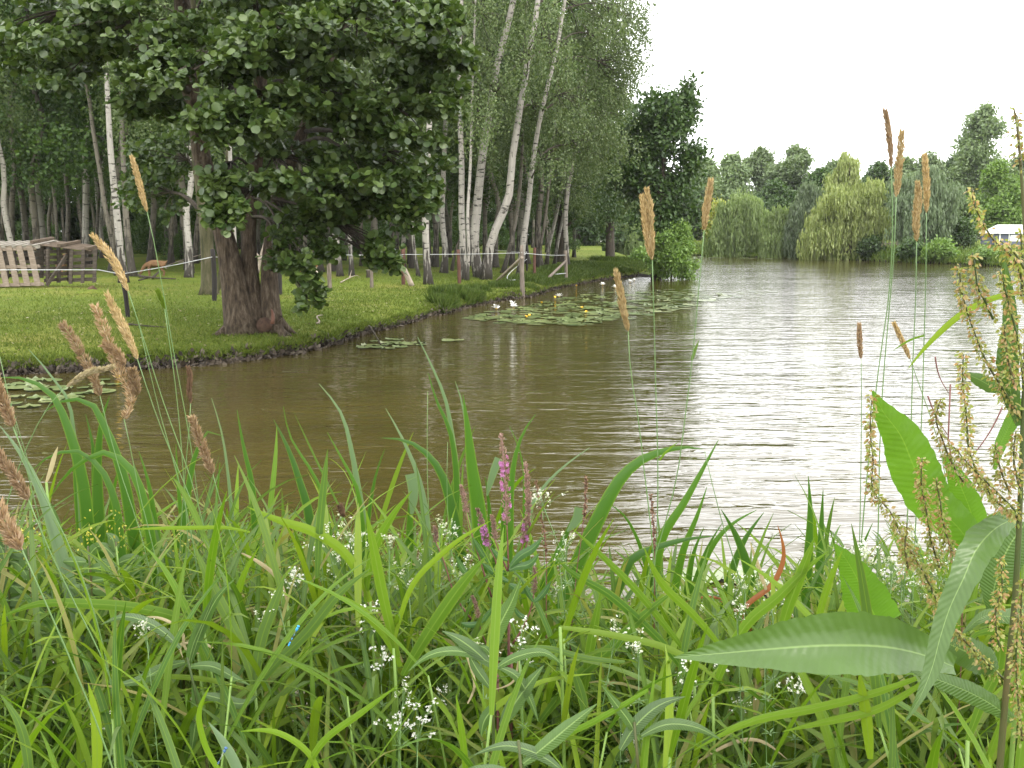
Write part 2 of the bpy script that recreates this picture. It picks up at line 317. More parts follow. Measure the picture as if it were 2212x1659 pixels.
fp = np.array([G(a, b)[:] for a, b in FARP]); fp_az = np.arctan2(fp[:, 0], fp[:, 1]); fp_r = np.hypot(fp[:, 0], fp[:, 1]); fp_r[0] = 700; fp_r[1] = 96
az_tip = sh_az[-1]; az_open = fp_az[1]
FAR = [(1150, 546), (1260, 546.5), (1330, 547), (1400, 549), (1480, 551), (1530, 553), (1620, 556), (1700, 558), (1800, 562), (1870, 563), (1940, 567), (2050, 570), (2154, 576), (2400, 584), (2800, 602), (3600, 640)]
fs = np.array([G(a, b)[:] for a, b in FAR]); fs_az = np.arctan2(fs[:, 0], fs[:, 1]); fs_r = np.hypot(fs[:, 0], fs[:, 1])
def near_r(az):
    az = np.asarray(az, float)
    n = hash_noise(az * 60, az * 0, 1.0, 3) - 0.5; n2 = hash_noise(az * 260, az * 0, 1.0, 5) - 0.5
    r = np.interp(az, sh_az, sh_r)
    return r * (1 + 0.012 * n + 0.007 * n2 + 0.004 * (hash_noise(az * 900, az * 0, 1.0, 7) - .5))
def far_r(az): return np.where(az < az_open, 900, np.interp(az, fp_az, fp_r))
def sst(a, b, x): t = np.clip((x - a) / (b - a), 0, 1); return t * t * (3 - 2 * t)
def prof(s):
    return np.interp(s, [-1, 0, 0.05, 0.14, 0.25, 0.6, 1.5, 3.5, 8], [-0.5, -0.35, 0.04, 0.12, 0.15, 0.175, 0.24, 0.36, 0.40])
def h_left(x, y):
    x = np.asarray(x, float); y = np.asarray(y, float)
    az = np.arctan2(x, y); r = np.hypot(x, y); s = r - near_r(az); s2 = far_r(az) - r
    z = np.minimum(prof(s), prof(np.maximum(s2, -1) * 0.5))
    z = z + sst(0.3, 3, s) * sst(0, 4, s2) * ((hash_noise(x, y, 0.35, 1) - 0.5) * 0.12 + (hash_noise(x, y, 1.3, 2) - 0.5) * 0.03) + 0.0075 * np.clip(s - 8, 0, 60) * sst(0, 20, s2)
    z = z + sst(0.03, 0.12, s) * (1 - sst(1, 3, s)) * (hash_noise(x, y, 3.0, 4) - 0.5) * 0.12
    return z
def h_far(x, y):
    x = np.asarray(x, float); y = np.asarray(y, float)
    s = np.hypot(x, y) - np.interp(np.arctan2(x, y), fs_az, fs_r)
    return np.interp(s, [-1, 0, 0.2, 1.0, 5, 15, 40, 400], [-0.5, -0.2, 0.15, 0.35, 0.55, 1.0, 1.25, 2.2]) + sst(0.5, 4, s) * (hash_noise(x, y, 0.3, 8) - 0.5) * 0.2
def gpt(px, py, h=None):
    """where the ray through that place of the picture meets the grass"""
    h = h or h_left; d = ray(px, py)
    t = np.concatenate([np.arange(5, 60, 0.05), np.arange(60, 260, 0.5)])
    z = CAMZ + d[2] * t; hh = h(d[0] * t, d[1] * t); k = np.argmax((z <= hh) & (t > 5))
    if not (z <= hh).any(): k = len(t) - 1
    return Vector((d[0] * t[k], d[1] * t[k], float(hh[k])))
def turf_mat():
    m, nt, N, L = newmat('grazed_turf')
    tcn = N('ShaderNodeTexCoord')
    def nz(s, d=5):
        n = N('ShaderNodeTexNoise'); n.inputs['Scale'].default_value = s; n.inputs['Detail'].default_value = d; n.inputs['Roughness'].default_value = 0.65; L(tcn.outputs['Object'], n.inputs['Vector']); return n.outputs['Fac']
    big = nz(0.22, 4); mid = nz(2.2, 5); fine = nz(22, 4)
    r1 = ramp(nt, [(0.3, (0.075, 0.11, 0.014)), (0.5, (0.12, 0.16, 0.022)), (0.68, (0.19, 0.19, 0.045))]); L(big, r1.inputs[0])
    r2 = ramp(nt, [(0.28, (0.35, 0.40, 0.3)), (0.5, (1, 1, 1)), (0.75, (1.35, 1.3, 1.1))]); L(fine, r2.inputs[0])
    x = N('ShaderNodeMix'); x.data_type = 'RGBA'; x.blend_type = 'MULTIPLY'; x.inputs[0].default_value = 0.8; L(r1.outputs[0], x.inputs[6]); L(r2.outputs[0], x.inputs[7])
    # worn earthy patches
    mr = N('ShaderNodeMapRange'); L(mid, mr.inputs[0]); mr.inputs[1].default_value = 0.60; mr.inputs[2].default_value = 0.74; mr.inputs[4].default_value = 0.55
    x2 = N('ShaderNodeMix'); x2.data_type = 'RGBA'; L(mr.outputs[0], x2.inputs[0]); L(x.outputs[2], x2.inputs[6]); x2.inputs[7].default_value = (0.15, 0.125, 0.045, 1)
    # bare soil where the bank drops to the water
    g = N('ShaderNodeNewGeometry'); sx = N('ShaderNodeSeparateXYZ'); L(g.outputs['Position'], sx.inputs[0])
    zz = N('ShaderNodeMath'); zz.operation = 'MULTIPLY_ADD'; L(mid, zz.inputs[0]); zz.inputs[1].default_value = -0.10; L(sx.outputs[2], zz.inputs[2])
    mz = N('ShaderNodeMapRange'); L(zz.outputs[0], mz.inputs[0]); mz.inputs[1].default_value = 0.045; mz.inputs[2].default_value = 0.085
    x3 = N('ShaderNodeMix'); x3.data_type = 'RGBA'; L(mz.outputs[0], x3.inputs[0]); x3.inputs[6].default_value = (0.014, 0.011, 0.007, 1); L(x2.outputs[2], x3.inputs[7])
    p = N('ShaderNodeBsdfPrincipled'); L(x3.outputs[2], p.inputs['Base Color']); p.inputs['Roughness'].default_value = 0.95; p.inputs['Specular IOR Level'].default_value = 0.15
    b = N('ShaderNodeBump'); b.inputs['Strength'].default_value = 0.9; b.inputs['Distance'].default_value = 0.05; L(fine, b.inputs['Height']); L(b.outputs[0], p.inputs['Normal'])
    o = N('ShaderNodeOutputMaterial'); L(p.outputs[0], o.inputs['Surface']); return m
M['turf'] = turf_mat()
def polar(name, azs, r0f, r1f, svals, hf, mat):
    az = azs[:, None]; r0 = r0f(azs)[:, None]; r1 = r1f(azs)[:, None]
    lim = np.minimum(r1 - r0 + 0.3, 900)
    s = np.minimum(svals[None, :], lim)      # past the far edge the rows fold together below the water
    r = r0 + s; x = r * np.sin(az); y = r * np.cos(az); z = hf(x, y)
    V = np.stack([x, y, z], -1); n, m = r.shape
    i = np.arange(n - 1)[:, None] * m; j = np.arange(m - 1)[None]
    F = np.stack([i + j, i + m + j, i + m + j + 1, i + j + 1], -1).reshape(-1, 4)
    keep = (np.abs(s[:-1, 1:] - s[:-1, :-1]) > 1e-6).reshape(-1)
    tag(link(name, mk_mesh(name, V.reshape(-1, 3), [F[keep]], mat)), kind='structure')
azs = np.concatenate([np.linspace(-1.25, sh_az[4], 160), np.linspace(sh_az[4], az_tip, 900)[1:]])
sv = np.concatenate([[-0.3, 0, 0.03, 0.06, 0.1, 0.15, 0.2, 0.3, 0.4, 0.55, 0.7, 0.9], 1.1 * 1.055 ** np.arange(0, 118)])
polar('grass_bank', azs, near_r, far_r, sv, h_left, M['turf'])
azf = np.linspace(fs_az[0], 1.15, 500)
polar('far_bank', azf, lambda a: np.interp(a, fs_az, fs_r), lambda a: a * 0 + 900, np.concatenate([[-0.3, 0, 0.2, 0.5, 1], 1.5 * 1.13 ** np.arange(0, 46)]), h_far, M['turf'])
# near bank, under the plants by the camera
M['soil'] = surf('bank_soil', [(0.3, (0.02, 0.022, 0.008)), (0.7, (0.06, 0.06, 0.02))], 5, 0.95)
def edge_y(x): return 3.75 + 0.25 * np.sin(np.asarray(x) * 1.1 + 0.4) + 0.1 * np.sin(np.asarray(x) * 3.3)
def h_near(x, y): return 0.52 - 0.95 * sst(-1.6, 0.5, np.asarray(y, float) - edge_y(x)) + (hash_noise(x, y, 2.0, 6) - 0.5) * 0.06
gx, gy = np.meshgrid(np.linspace(-14, 14, 180), np.linspace(-6, 5.2, 90)); V = np.stack([gx, gy, h_near(gx, gy)], -1).reshape(-1, 3)
i = np.arange(89)[:, None] * 180; j = np.arange(179)[None]
tag(link('near_bank', mk_mesh('near_bank', V, [np.stack([i + j, i + j + 1, i + 181 + j, i + 180 + j], -1).reshape(-1, 4)], M['soil'])), kind='structure')

# grass on the banks: many small blades
M['lawn_blade'] = leafmat('lawn_blade', [(0.065, 0.10, 0.014), (0.11, 0.155, 0.022), (0.17, 0.20, 0.042)], 0.3, rough=0.6, spec=0.2)
M['long_blade'] = leafmat('long_blade', [(0.065, 0.115, 0.018), (0.10, 0.155, 0.028), (0.15, 0.20, 0.05)], 0.35, rough=0.5, spec=0.3)
T_BL = (np.array([[-.06, 0, 0], [.06, 0, 0], [.035, .6, .1], [0, 1, .3], [-.035, .6, .1]]), np.array([[0, 1, 2, 3, 4]]))
def blades(name, x, y, z, hgt, mat, lean=0.45, wide=1.0):
    n = len(x); u = np.stack([rng.normal(0, lean, n), rng.normal(0, lean, n), np.ones(n)], -1)
    T = (T_BL[0] * np.array([wide, 1, 1]), T_BL[1]); V, F = leaves(T, np.stack([x, y, z - 0.01], -1), u, rdir(n), hgt)
    tag(link(name, mk_mesh(name, V, F, mat)), kind='stuff')
def scatter_px(n, poly, h=None):
    """random spots of the bank inside an outline given in the picture"""
    pts = []; xs = [p[0] for p in poly]; ys = [p[1] for p in poly]
    out = []
    while len(out) < n:
        a, b = R.uniform(min(xs), max(xs)), R.uniform(min(ys), max(ys)); c = False; k = len(poly) - 1
        for q in range(len(poly)):
            if (poly[q][1] > b) != (poly[k][1] > b) and a < (poly[k][0] - poly[q][0]) * (b - poly[q][1]) / (poly[k][1] - poly[q][1]) + poly[q][0]: c = not c
            k = q
        if c: out.append((a, b))
    return out
n = 110000
az = rng.uniform(-0.62, az_tip, n); s = rng.exponential(5.5, n) + 0.2; r = near_r(az) + s; x = r * np.sin(az); y = r * np.cos(az); z = h_left(x, y)
ok = (z > 0.06) & (s < 60); x, y, z, r = x[ok], y[ok], z[ok], r[ok]
blades('lawn_grass', x, y, z, rng.uniform(0.02, 0.055, len(x)) * (1 + 0.02 * r), M['lawn_blade'], 0.6, 1.6)
# shaggy fringe along the lip, longer grass towards the point
n = 30000
az = rng.uniform(-0.62, az_tip, n); s = 0.075 + rng.uniform(0.0, 0.5, n) ** 1.3; r = near_r(az) + s; x = r * np.sin(az); y = r * np.cos(az)
blades('bank_edge_grass', x, y, h_left(x, y), rng.uniform(0.04, 0.12, n), M['lawn_blade'], 0.9, 1.1)
n = 60000
a0 = math.atan2(G(925, 690)[0], G(925, 690)[1]); az = a0 + (az_tip - a0) * rng.uniform(0, 1, n) ** 0.75; s = rng.uniform(0.05, 1, n) ** 1.4 * (3.2 + 16 * sst(a0 + .05, az_tip, az)); r = near_r(az) + s
ok = (r < far_r(az) - 0.5) & (hash_noise(r * np.sin(az), r * np.cos(az), 0.8, 12) > 0.38); az, r = az[ok], r[ok]; x = r * np.sin(az); y = r * np.cos(az)
blades('long_bank_grass', x, y, h_left(x, y), rng.uniform(0.10, 0.26, len(x)) * (0.6 + 0.9 * hash_noise(x, y, 0.5, 9)), M['long_blade'], 0.35, 0.7)
n = 26000
az = rng.uniform(fs_az[1], fs_az[-2], n); s = rng.uniform(0, 1, n) ** 2 * 14 + 0.1; r = np.interp(az, fs_az, fs_r) + s; x = r * np.sin(az); y = r * np.cos(az)
blades('far_bank_grass', x, y, h_far(x, y), rng.uniform(0.15, 0.45, n) * (0.4 + 1.2 * hash_noise(x, y, 0.35, 9)), M['long_blade'], 0.35, 1.4)

# dead leaves, stones and root ends in the dark gap under the lip; pale specks on the lawn
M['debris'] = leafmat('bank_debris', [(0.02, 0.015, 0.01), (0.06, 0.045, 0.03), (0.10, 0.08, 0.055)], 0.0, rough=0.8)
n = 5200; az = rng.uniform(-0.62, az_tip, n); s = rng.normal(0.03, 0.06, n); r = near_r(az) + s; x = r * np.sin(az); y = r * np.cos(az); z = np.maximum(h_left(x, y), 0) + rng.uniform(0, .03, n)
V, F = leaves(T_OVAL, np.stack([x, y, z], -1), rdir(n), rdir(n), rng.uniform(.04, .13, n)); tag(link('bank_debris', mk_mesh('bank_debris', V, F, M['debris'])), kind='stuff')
M['speck'] = leafmat('fallen_leaf_specks', [(0.30, 0.30, 0.14), (0.16, 0.11, 0.05), (0.40, 0.38, 0.25)], 0.1, rough=0.8)
n = 2600; az = rng.uniform(-0.62, az_tip, n); s = rng.exponential(9, n) + .6; r = near_r(az) + s; ok = (r < far_r(az) - 1); az, r = az[ok], r[ok]; x = r * np.sin(az); y = r * np.cos(az)
V, F = leaves(T_OVAL, np.stack([x, y, h_left(x, y) + .03], -1), rdir(len(x)) * [1, 1, .2], rdir(len(x)) * .4 + [0, 0, 1], rng.uniform(.03, .06, len(x))); tag(link('leaf_litter', mk_mesh('leaf_litter', V, F, M['speck'])), kind='stuff')

# ---------------------------------------------------------------- lily pads and water lilies
M['pad'] = leafmat('lily_pad_leaf', [(0.09, 0.13, 0.035), (0.125, 0.16, 0.05), (0.175, 0.20, 0.07)], 0.05, rough=0.3, per='object', spec=0.6)
def pad_mesh(seed):
    q = np.random.default_rng(seed); a = np.linspace(0.22, 2 * np.pi - 0.22, 18); r = 0.5 * (1 + q.normal(0, 0.02, 18))
    V = [[0.03, 0, 0.004]] + [[r[k] * math.cos(a[k]) , r[k] * 0.93 * math.sin(a[k]), 0.006 + 0.03 * max(0, q.normal(0, 0.5)) * (k % 3 == 0)] for k in range(18)]
    return mk_mesh('lily_pad', V, [[[0, k + 1, k + 2] for k in range(17)]], M['pad'])
PADS = [pad_mesh(k) for k in range(5)]
def pads(n, poly, smin, smax, label, group):
    for (a, b) in scatter_px(n, poly):
        p = G(a, b, 0.012); o = link('lily_pad', R.choice(PADS), None, (p.x, p.y, 0.010 + R.random() * 0.01)); s = R.uniform(smin, smax); o.scale = (s, s, 1)
        o.rotation_euler = (R.gauss(0, 0.02), R.gauss(0, 0.02), R.uniform(0, 6.28)); tag(o, label, 'lily pad', group)
pads(215, [(1000, 688), (1085, 668), (1190, 650), (1250, 638), (1330, 632), (1430, 628), (1560, 632), (1590, 640), (1490, 662), (1330, 690), (1250, 700), (1120, 700)], 0.22, 0.42, 'round green lily pad floating in the wide patch off the grassy bank', 'lily pads off the grassy bank')
def pad_mass(n, poly, smin, smax):
    A = Acc(); a = np.linspace(0.22, 2 * np.pi - 0.22, 9); T = np.vstack([[0.03, 0, 0], np.stack([.5 * np.cos(a), .46 * np.sin(a), a * 0], -1)]); F = np.array([[0, k + 1, k + 2] for k in range(8)])
    for (px, py) in scatter_px(n, poly):
        p = G(px, py, 0.01); t = R.uniform(0, 6.28); s = R.uniform(smin, smax); V = T @ np.array([[math.cos(t), math.sin(t), 0], [-math.sin(t), math.cos(t), 0], [0, 0, 1]]) * s; A.add(V + [p.x, p.y, .006 + R.random() * .012], F)
    tag(A.build('lily_pads', M['pad_mass']), kind='stuff')
M['pad_mass'] = leafmat('lily_pad_mass_leaf', [(0.07, 0.11, 0.03), (0.11, 0.145, 0.045), (0.16, 0.18, 0.065)], 0.05, rough=0.3, spec=0.6)
pad_mass(420, [(1000, 688), (1085, 668), (1190, 648), (1250, 634), (1330, 627), (1450, 624), (1700, 630), (1660, 637), (1560, 646), (1490, 666), (1330, 695), (1250, 703), (1120, 702)], 0.18, 0.36)
pads(22, [(775, 745), (830, 732), (905, 734), (925, 742), (850, 756), (790, 752)], 0.2, 0.34, 'pale green lily pad in the small patch off the alder bank', 'lily pads near the alder')
pads(3, [(955, 732), (990, 732), (990, 738), (955, 738)], 0.2, 0.3, 'lily pad floating alone right of the small patch by the alder', 'lone pads')
pads(34, [(-30, 830), (60, 818), (200, 812), (250, 830), (245, 862), (120, 870), (60, 890), (-30, 890)], 0.2, 0.34, 'lily pad in the patch below the left bank, behind the iris leaves', 'lily pads under the left bank')
pads(9, [(1440, 1250), (1660, 1235), (1680, 1290), (1600, 1330), (1420, 1320)], 0.2, 0.3, 'pale lily pad close to the near bank behind the reed leaves', 'lily pads by the near bank')
pads(20, [(1340, 549.5), (1660, 558), (1680, 559.5), (1500, 556), (1340, 552)], 0.5, 0.9, 'lily pad in the thin line along the far shore', 'lily pads by the far shore')
M['petal'] = plain('white_petal', (0.8, 0.8, 0.76), 0.5); M['yellow'] = plain('yellow_petal', (0.75, 0.5, 0.04), 0.5)
def flower(px, py, size, mat, label, n=14):
    p = G(px, py, 0.02); o = empty('water_lily', (p.x, p.y, 0.015), label, 'water lily', 'flowering water lilies')
    a = rng.uniform(0, 6.28, n); el = np.repeat([0.5, 1.0], (n + 1) // 2)[:n]
    u = np.stack([np.cos(a) * np.cos(el), np.sin(a) * np.cos(el), np.sin(el)], -1); V, F = leaves(T_OVAL, np.zeros((n, 3)), u, np.tile([0, 0, 1.0], (n, 1)), size)
    link('petals', mk_mesh('petals', V, F, mat), o)
    V, F = tube([(0, 0, 0), (0, 0, size * 0.35)], [size * 0.2, size * 0.13], 6); link('flower_centre', mk_mesh('flower_centre', V, F, M['yellow']), o)
for px, py, t in [(1072, 667, 'at the left end of the patch, near the fence post'), (1107, 659, 'just off the bank below the tall fence post'), (1110, 665, 'right next to another bloom below the fence post'),
                  (1208, 641, 'near the eroded bank edge among pads'), (1302, 616, 'behind the big pad patch toward the point'), (1328, 622, 'farther right behind the pad patch'), (1370, 607, 'close under the grassy point'), (1361, 610, 'left one of two near the grassy point')]:
    flower(px, py, 0.15, M['petal'], 'white water lily bloom ' + t)
for px, py, t in [(1199, 643, 'beside a white bloom'), (1245, 618, 'near the dark bank edge'), (1137, 685, 'on the near side of the patch'), (1144, 683, 'near the front edge of the patch'), (1266, 675, 'in the middle of the patch'), (1257, 666, 'a little farther back in the patch'), (1170, 655, 'left of the middle of the patch'), (254, 815, 'among pads under the left bank')]:
    flower(px, py, 0.07, M['yellow'], 'small yellow pond lily ' + t, 8)
# ---------------------------------------------------------------- trees
def hang_strands(A, pos, ln, per, tmpl, size, droop=1.0, spread=0.15, jit=0.05, cols=None):
    """leaves strung along hanging twigs that start at pos"""
    n = len(pos); L_ = rng.uniform(0.5, 1.0, n) * ln; d = rdir(n) * spread; d[:, 2] = -droop; d = norm(d)
    t = rng.uniform(0, 1, (n, per)); c = pos[:, None] + d[:, None] * (L_[:, None] * t)[..., None]; out = rdir(n)[:, None] * (0.25 * ln * spread * (t ** 2))[..., None]
    c = (c + out + rng.normal(0, jit, (n, per, 3))).reshape(-1, 3)
    u = rdir(len(c)) * (.4 if cols else 1); u[:, 2] = -abs(u[:, 2]) - 0.5 * droop; A.add(*leaves(tmpl, c, u, rdir(len(c)), rng.uniform(0.7, 1.25, len(c)) * size))
def blob_pts(c, r, n, sub=14, flat=0.45, shell=0.55, q=None, clump=.42):
    """points in clumps spread over the outer part of an ellipsoid, with gaps between the clumps"""
    q = q or rng; d = norm(q.normal(size=(sub, 3))); rad = q.uniform(shell, 1.0, (sub, 1)); sc_ = d * rad; w = q.integers(0, sub, n)
    v = q.normal(size=(n, 3)) * 0.5; v = v / np.maximum(1, np.linalg.norm(v, axis=1, keepdims=True)) * clump; v[:, 2] *= flat
    p = sc_[w] + v; return np.asarray(c) + p * np.asarray(r), np.asarray(c) + sc_ * np.asarray(r)
def limb(a, b, r0, r1, sag=0.12, n=7):
    a = np.asarray(a, float); b = np.asarray(b, float); m = (a + b) / 2 + np.array([R.gauss(0, .06), R.gauss(0, .06), sag]) * np.linalg.norm(b - a)
    return crom([a, m, b], n), np.linspace(r0, r1, n)
def nearest_on(trunks, c, zmax_off=0.3):
    best = None
    for tr, rad in trunks:
        k = np.argmin(np.linalg.norm(tr - (np.asarray(c) - [0, 0, 0.8]), axis=1)); dd = np.linalg.norm(tr[k] - c)
        if best is None or dd < best[0]: best = (dd, tr[k], rad[k])
    return best[1], best[2]
def make_tree(name, loc, trunks, blobs, tmat, lmat, style, label, cat='tree', group=None, leaf=0.1, side=8, sub=14, flat=0.45, strand=1.0, per=8, extra=None, twigs=True, shell=0.55, bmat=None, trunk_obj=True, up=0.0, clump=.42):
    """trunks: [(points, radii)]; blobs: [(centre, radii, number of twigs)]; world coordinates"""
    o = empty(name, loc, label, cat, group); loc = np.asarray(loc, float)
    A = Acc(); B = Acc(); C = Acc()
    trunks = [(p, np.interp(np.linspace(0, 1, len(p)), np.linspace(0, 1, len(r)), r)) for p, r in trunks]
    for p, r in trunks: A.add(*tube(p, r, side))
    for c, r, n in blobs:
        a, ra = nearest_on(trunks, np.asarray(c) + [0, 0, up]); tips, cl = blob_pts(c, r, n, sub, flat, shell, clump=clump)
        p, rr = limb(a, c, min(ra * 0.5, 0.12 if n > 150 else 0.032), 0.02 if n > 150 else 0.01); B.add(*tube(p, rr, 5))
        if twigs:
            for e in cl:
                p2, r2 = limb(p[-3], e, 0.018, 0.006, 0.05, 5); B.add(*tube(p2, r2, 3, False))
        if style == 'rosette':
            k = per; u = rdir(n * k); out = norm(tips - np.asarray(c)); u = u * 0.9 + np.repeat(out, k, 0) * 0.55; u[:, 2] -= 0.15
            pos = np.repeat(tips, k, 0) + rng.normal(0, leaf * 0.45, (n * k, 3)); nh = rdir(n * k) * 0.75 + np.array([0, -0.25, 0.9])
            C.add(*leaves(T_ROUND, pos, u, nh, rng.uniform(0.5, 1.25, n * k) * leaf))
        elif style == 'hang': hang_strands(C, tips, strand, per, T_RHOMB, leaf, 0.9, 0.35, leaf * 0.6)
        elif style == 'weep': hang_strands(C, tips, strand, per, T_LANCE, leaf, 2.5, 0.07, leaf * 0.12, True)
        elif style == 'bush':
            k = per; pos = np.repeat(tips, k, 0) + rng.normal(0, leaf * 0.9, (n * k, 3)); C.add(*leaves(T_OVAL, pos, rdir(n * k) + [0, 0, .25], rdir(n * k) * 0.8 + [0, -.2, .8], rng.uniform(0.6, 1.2, n * k) * leaf))
    if trunk_obj: A.build('trunk', tmat, o, origin=loc)
    if B.V: B.build('branches', bmat or M['twig'], o, origin=loc)
    cr_ = C.build('crown', lmat, o, origin=loc); cr_['kind'] = 'stuff'
    if extra: extra(o)
    return o

M['mossy'] = surf('mossy_bark', [(0.3, (0.03, 0.032, 0.012)), (0.5, (0.075, 0.07, 0.035)), (0.7, (0.14, 0.12, 0.085))], 4.0, 0.9, (2, 2, 0.5), 0.9, 0.05)
# --- the big alder on the bank
AB = gpt(545, 722); AD = AB.y
def atr(pts, wid, dd=0.0): # picture outline of a stem -> points and radii
    return crom([P(a, b, AD + dd + e) for (a, b, e) in pts], 26), np.interp(np.linspace(0, 1, 26), np.linspace(0, 1, len(wid)), [w_ * .9 * AD / FPX / 2 for w_ in wid])
st = [atr([(528, 730, -.05), (524, 700, 0), (511, 640, 0), (501, 584, 0), (484, 510, 0), (468, 440, .1), (440, 360, 0.2), (428, 280, 0.3), (405, 160, 0.5), (395, 20, 0.8), (380, -160, 1.0), (390, -380, 1.1)], [100, 66, 48, 45, 42, 42, 42, 40, 36, 32, 26, 12]),
      atr([(556, 732, 0.05), (552, 700, .05), (545, 650, 0.1), (539, 584, 0.15), (537, 510, 0.2), (545, 420, 0.2), (556, 330, 0.3), (562, 240, 0.3), (562, 140, 0.3), (556, 20, 0.4), (570, -160, 0.5), (560, -400, 0.5)], [66, 48, 36, 31, 30, 31, 32, 34, 32, 28, 22, 10]),
      atr([(592, 728, 0.0), (588, 700, .05), (583, 650, 0.1), (582, 600, 0.15), (583, 540, 0.25), (600, 430, 0.5), (640, 320, 0.8), (690, 200, 1.0), (740, 60, 1.2), (780, -120, 1.3)], [60, 44, 33, 30, 29, 27, 25, 22, 18, 8])]
bl = []
def bp(px, py, dd, rx, rz, n, ry=None): bl.append((np.array(P(px, py, AD + dd)), np.array([rx, ry or rx, rz]) * 0.80 * AD / FPX, int(n * .72)))
# (place, depth offset, half width, half height, twigs)
for a in [(250, 60, -1.5, 200, 90, 620), (420, 150, -2.2, 170, 80, 560), (600, 60, -2.0, 200, 100, 640), (800, 90, -1.5, 190, 110, 640), (960, 80, -0.5, 110, 100, 380), (330, 215, -1.0, 100, 50, 210), (520, 250, -2.6, 150, 70, 480), (700, 230, -1.8, 160, 90, 560), (880, 250, -1.0, 150, 90, 520),
          (150, 140, -0.5, 140, 80, 300), (40, 90, 0.4, 140, 90, 270), (640, 380, -1.6, 150, 80, 480), (790, 370, -1.0, 150, 80, 520), (900, 400, -0.6, 110, 80, 380), (475, 400, -2.6, 60, 30, 100), (495, 462, -2.8, 55, 30, 100), (850, 460, -0.8, 120, 55, 300), (720, 460, -0.8, 110, 50, 260),
          (612, 460, 0.4, 50, 30, 80), (612, 520, -1.2, 36, 26, 55), (650, 570, -1.5, 48, 40, 85), (668, 640, -1.5, 34, 42, 40), (606, 560, -1.3, 40, 26, 48), (815, 545, -1.0, 38, 40, 90), (845, 570, -1.0, 22, 22, 30), (520, -80, -1.0, 330, 120, 900), (850, -80, 0.5, 230, 120, 600), (170, -60, 0.5, 260, 110, 600),
          (740, 300, 1.6, 240, 130, 600), (560, 130, 1.8, 330, 130, 700), (500, -260, 0.5, 300, 130, 700), (800, -240, 1, 200, 120, 450), (300, -230, 1, 200, 120, 450), (455, 265, -3.0, 60, 35, 110), (960, 170, -0.6, 80, 80, 220), (700, 530, -1.0, 40, 30, 70)]:
    bp(*a)
def alder_extra(o):
    A = Acc()
    for (px, py, w0, tx, ty, dd) in [(505, 700, 34, 455, 735, -0.3), (545, 712, 30, 520, 745, -0.45), (590, 705, 30, 640, 738, -0.2), (565, 715, 24, 580, 750, -0.4), (600, 690, 24, 650, 722, 0.3), (515, 690, 26, 470, 712, 0.3)]:
        a = np.array(P(px, py, AD - 0.05)); b = np.array(P(tx, ty, AD + dd)); b[2] = float(h_left(b[0], b[1])) - 0.05; m = (a + b) / 2; m[2] -= 0.03
        A.add(*tube(crom([a, m, b], 8), np.linspace(w0, w0 * 0.3, 8) * AD / FPX / 2, 7))
    A.build('root_flare', M['bark'], o, origin=AB)
    c = P(570, 704, AD - 0.20); V, F = tube([c + Vector((0, .25, 0)), c + Vector((0, 0, 0)), c + Vector((0, -0.05, 0))], [0.15, 0.13, 0.07], 12)
    link('cut_burr', mk_mesh('cut_burr', V - np.array(AB), F, M['burr']), o)
    V, F = tube(crom([P(588, 700, AD - 0.3), P(590, 684, AD - 0.28), P(586, 668, AD - 0.18)], 6), [0.035, 0.03, 0.012], 7); s_ = link('torn_wood', mk_mesh('torn_wood', V - np.array(AB), F, plain('orange_torn_wood', (0.13, 0.055, 0.03))), o)
    V, F = tube([P(612, 735, AD - .3), P(608, 712, AD - .25), P(606, 700, AD - .22)], [0.08, 0.05, 0.03], 7); link('broken_stump', mk_mesh('broken_stump', V - np.array(AB), F, M['bark']), o)
    # the 300 leaves nearest to us as pieces of their own
    lm = mk_mesh('leaf', T_ROUND[0], [T_ROUND[1]], M['alder_leaf']); k = 0
    front = sorted([b for b in bl if b[0][2] < 5.5], key=lambda b: b[0][1])[:16]
    while k < 300:
        c, r, _ = R.choice(front); tip = c + r * np.array([R.uniform(-1, 1), -0.9, R.uniform(-1, 1)]) * 0.8; n = R.randint(4, 7)
        for q in range(min(n, 300 - k)):
            u = Vector((R.gauss(0, 1), -0.5, R.gauss(0, .8))).normalized(); nn = Vector((R.gauss(0, .5), -0.6, 0.9)); nn = (nn - nn.dot(u) * u).normalized(); s = u.cross(nn); sz = 0.105 * R.uniform(.8, 1.2)
            l_ = link('leaf', lm, o); l_.matrix_local = Matrix.Translation(Vector(tip) - AB) @ Matrix((s, u, nn)).transposed().to_4x4() @ Matrix.Scale(sz, 4); k += 1
alder = make_tree('alder_tree', AB, st, bl, M['bark'], M['alder_leaf'], 'rosette', 'big dark alder with a forked trunk at the left bank edge, round leaves', leaf=0.11, side=14, sub=13, flat=0.42, per=6, extra=alder_extra, bmat=M['bark_dark'], shell=0.3, up=1.3, clump=.34)

# --- birches by the fence, each trunk traced in its own place
def ptrunk(pts, w0, w1, base, n=24, top=None):
    dep = base.y; q = [base - Vector((0, 0, 0.1))] + [P(a, b, dep + e) for a, b, e in pts]
    c = crom(q, n); r = np.interp(np.linspace(0, 1, n), [0, 0.04, 0.10, 1], [w0 * 1.3, w0 * .85, w0 * .74, w1]) * dep / FPX / 2; return c, r
def hero_birch(bx, by, pts, w0, w1, blobs, label, leaf=0.085, mat='birch', n_mul=1.0, per=9, strand=1.1):
    base = gpt(bx, by); d = base.y
    bb = [(np.array(P(a, b, d + dd)), np.array([rx, (rx * 0.9), rz]) * d / FPX, int(n * n_mul)) for a, b, dd, rx, rz, n in blobs]
    return make_tree('birch_tree', base, [ptrunk(pts, w0, w1, base)], bb, M[mat], M['birch_leaf'], 'hang', label, leaf=leaf, per=per, strand=strand, sub=16, flat=0.7, bmat=M['bark_dark'])
